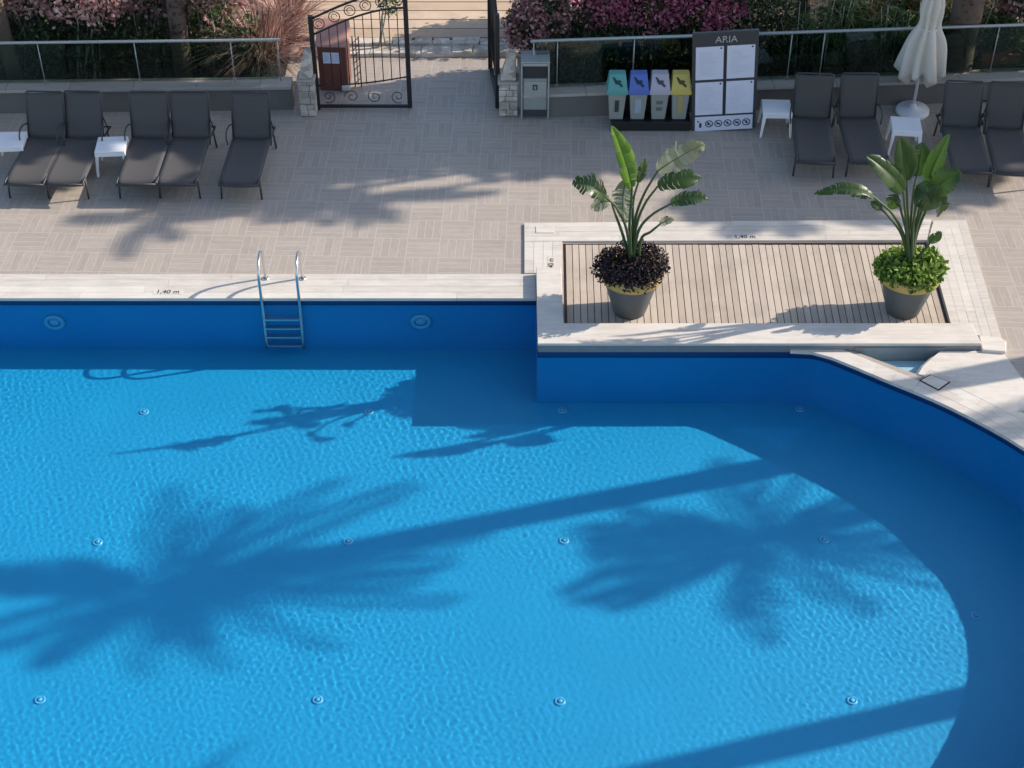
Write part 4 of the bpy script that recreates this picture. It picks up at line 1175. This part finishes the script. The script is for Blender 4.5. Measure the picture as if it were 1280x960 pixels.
# undergrowth seen through the glass
def under(name, x0, x1, y0, n, label):
    C = np.stack([rng.uniform(x0, x1, n), rng.uniform(y0, y0 + .8, n), rng.uniform(.03, .95, n) ** 1.3], 1); D = unit(rng.normal(size=C.shape) + [0, 0, .5]); Nv = unit(rng.normal(size=C.shape) + [0, -.4, .4])
    V, Fq = quads_leaves(C, D, Nv, .13 * rng.uniform(.5, 1.3, n), .05 * rng.uniform(.6, 1.2, n), .2)
    o = np_obj(name, V, Fq, M['lf_dark']); tag(o, label, 'undergrowth', kind='stuff')
under('undergrowth', -9.9, -4.1, 22.9, 6500, 'dark leafy undergrowth behind the left glass fence')
under('undergrowth', .5, 9.8, 22.75, 12000, 'dark leafy undergrowth behind the right glass fence')
# small potted shrub on the sunlit path behind the gate
shrub('potted_shrub', (U(488, 60).x, 24.3, .08), [((0, 0, .75), (.2, .2, .3)), ((.03, .02, 1.1), (.3, .25, .3))], 700, .08, M['lf_green'], 'slim dark shrub on the path behind the iron gate', 'shrub', None, stems=3)
# back green mass
C, _ = cloud(9000, [((-7.5 + 1.6 * i, 28 + rnd.uniform(-.5, .5), 1.0), (1.1, .8, 1.0)) for i in range(3)] + [((1.6 + 1.6 * i, 28 + rnd.uniform(-.5, .5), 1.0), (1.1, .8, 1.0)) for i in range(6)])
D = unit(rng.normal(size=C.shape)); Nv = unit(rng.normal(size=C.shape)); V, Fq = quads_leaves(C, D, Nv, .2 * rng.uniform(.6, 1.2, len(C)), .09 * np.ones(len(C)), .1)
o = np_obj('background_hedge', V, Fq, M['lf_dark']); tag(o, 'dark green hedge mass at the back of the garden', 'hedge', kind='stuff')

# ------------------------------------------------------------------ palms (their crowns stand above or beside the view and throw the shade)
def shade_palm(target, h, R_, nf, label, lean=(0, 0), zt=0.0, **kw):
    """palm whose crown shadow falls on target"""
    k = (h - zt) / math.tan(SUN_EL)
    x = target[0] + k * cos(SUN_AZ) - lean[0]; y = target[1] + k * sin(SUN_AZ) - lean[1]
    return palm((x, y, 0), h, lean, R_, nf, label, 'tall palms around the pool terrace', **kw)
palm((W(225, 60, 22.95).x, 22.95, 0), 6.6, (.3, .2), 2.2, 30, 'shaggy palm trunk rising through the left oleanders', 'tall palms around the pool terrace', tr=.12, shag=True)
palm((W(6, 40, 22.9).x, 22.9, 0), 6.2, (-.4, .1), 2.1, 26, 'slender brown palm stem at the left edge of the view', 'tall palms around the pool terrace', tr=.10)
palm((W(1199, 60, 22.75).x, 22.75, 0), 6.2, (.1, .1), 1.5, 30, 'thick dark palm trunk right of the closed umbrella', 'tall palms around the pool terrace', tr=.20, shag=True)
# pool shadows
shade_palm((-2.8, 12.92), 8.0, 1.65, 28, 'tall palm right of the terrace whose crown shades the left of the pool', zt=ZW, tr=.17, nl=30, lw=.04, droop=.7)
shade_palm((4.3, 13.75), 6.3, 1.7, 24, 'mid height palm right of the curved pool end', zt=ZW, tr=.15, nl=30, lw=.04, droop=.7)
shade_palm((-3.5, 8.55), 9.0, 1.7, 30, 'tallest palm nearest the building right of the pool', zt=ZW, tr=.17, nl=40, lw=.06)
# terrace shade
for i, (tx_, ty_, h, R2) in enumerate([(-9.0, 20.9, 6.4, 1.4), (-7.4, 20.9, 6.2, 1.4), (-5.6, 21.0, 6.0, 1.45), (-3.8, 21.1, 6.4, 1.4), (-2.2, 21.2, 6.6, 1.35), (-.6, 21.2, 6.2, 1.4), (1.0, 21.1, 6.0, 1.4), (2.6, 21.1, 6.5, 1.4), (4.2, 20.9, 6.1, 1.3), (5.8, 20.8, 6.4, 1.25), (7.4, 20.9, 6.1, 1.25), (9.0, 20.9, 6.4, 1.25), (3.8, 19.5, 6.6, 1.3), (5.6, 19.9, 7.0, 1.0)]):
    shade_palm((tx_, ty_), h, R2, 60, 'tall garden palm standing in the row behind the terrace, its crown above the view', tr=.09, lw=.085, nl=34)

# two thin crowned palms that throw the streaks below the loungers
shade_palm((-5.2, 18.95), 8.6, 1.1, 7, 'tall thin crowned palm behind the terrace casting the streaks below the loungers', tr=.05, lw=.05, nl=30)
shade_palm((-2.1, 19.45), 9.2, .9, 14, 'tall small crowned palm behind the terrace casting the patch before the gate', tr=.05, lw=.06, nl=30)
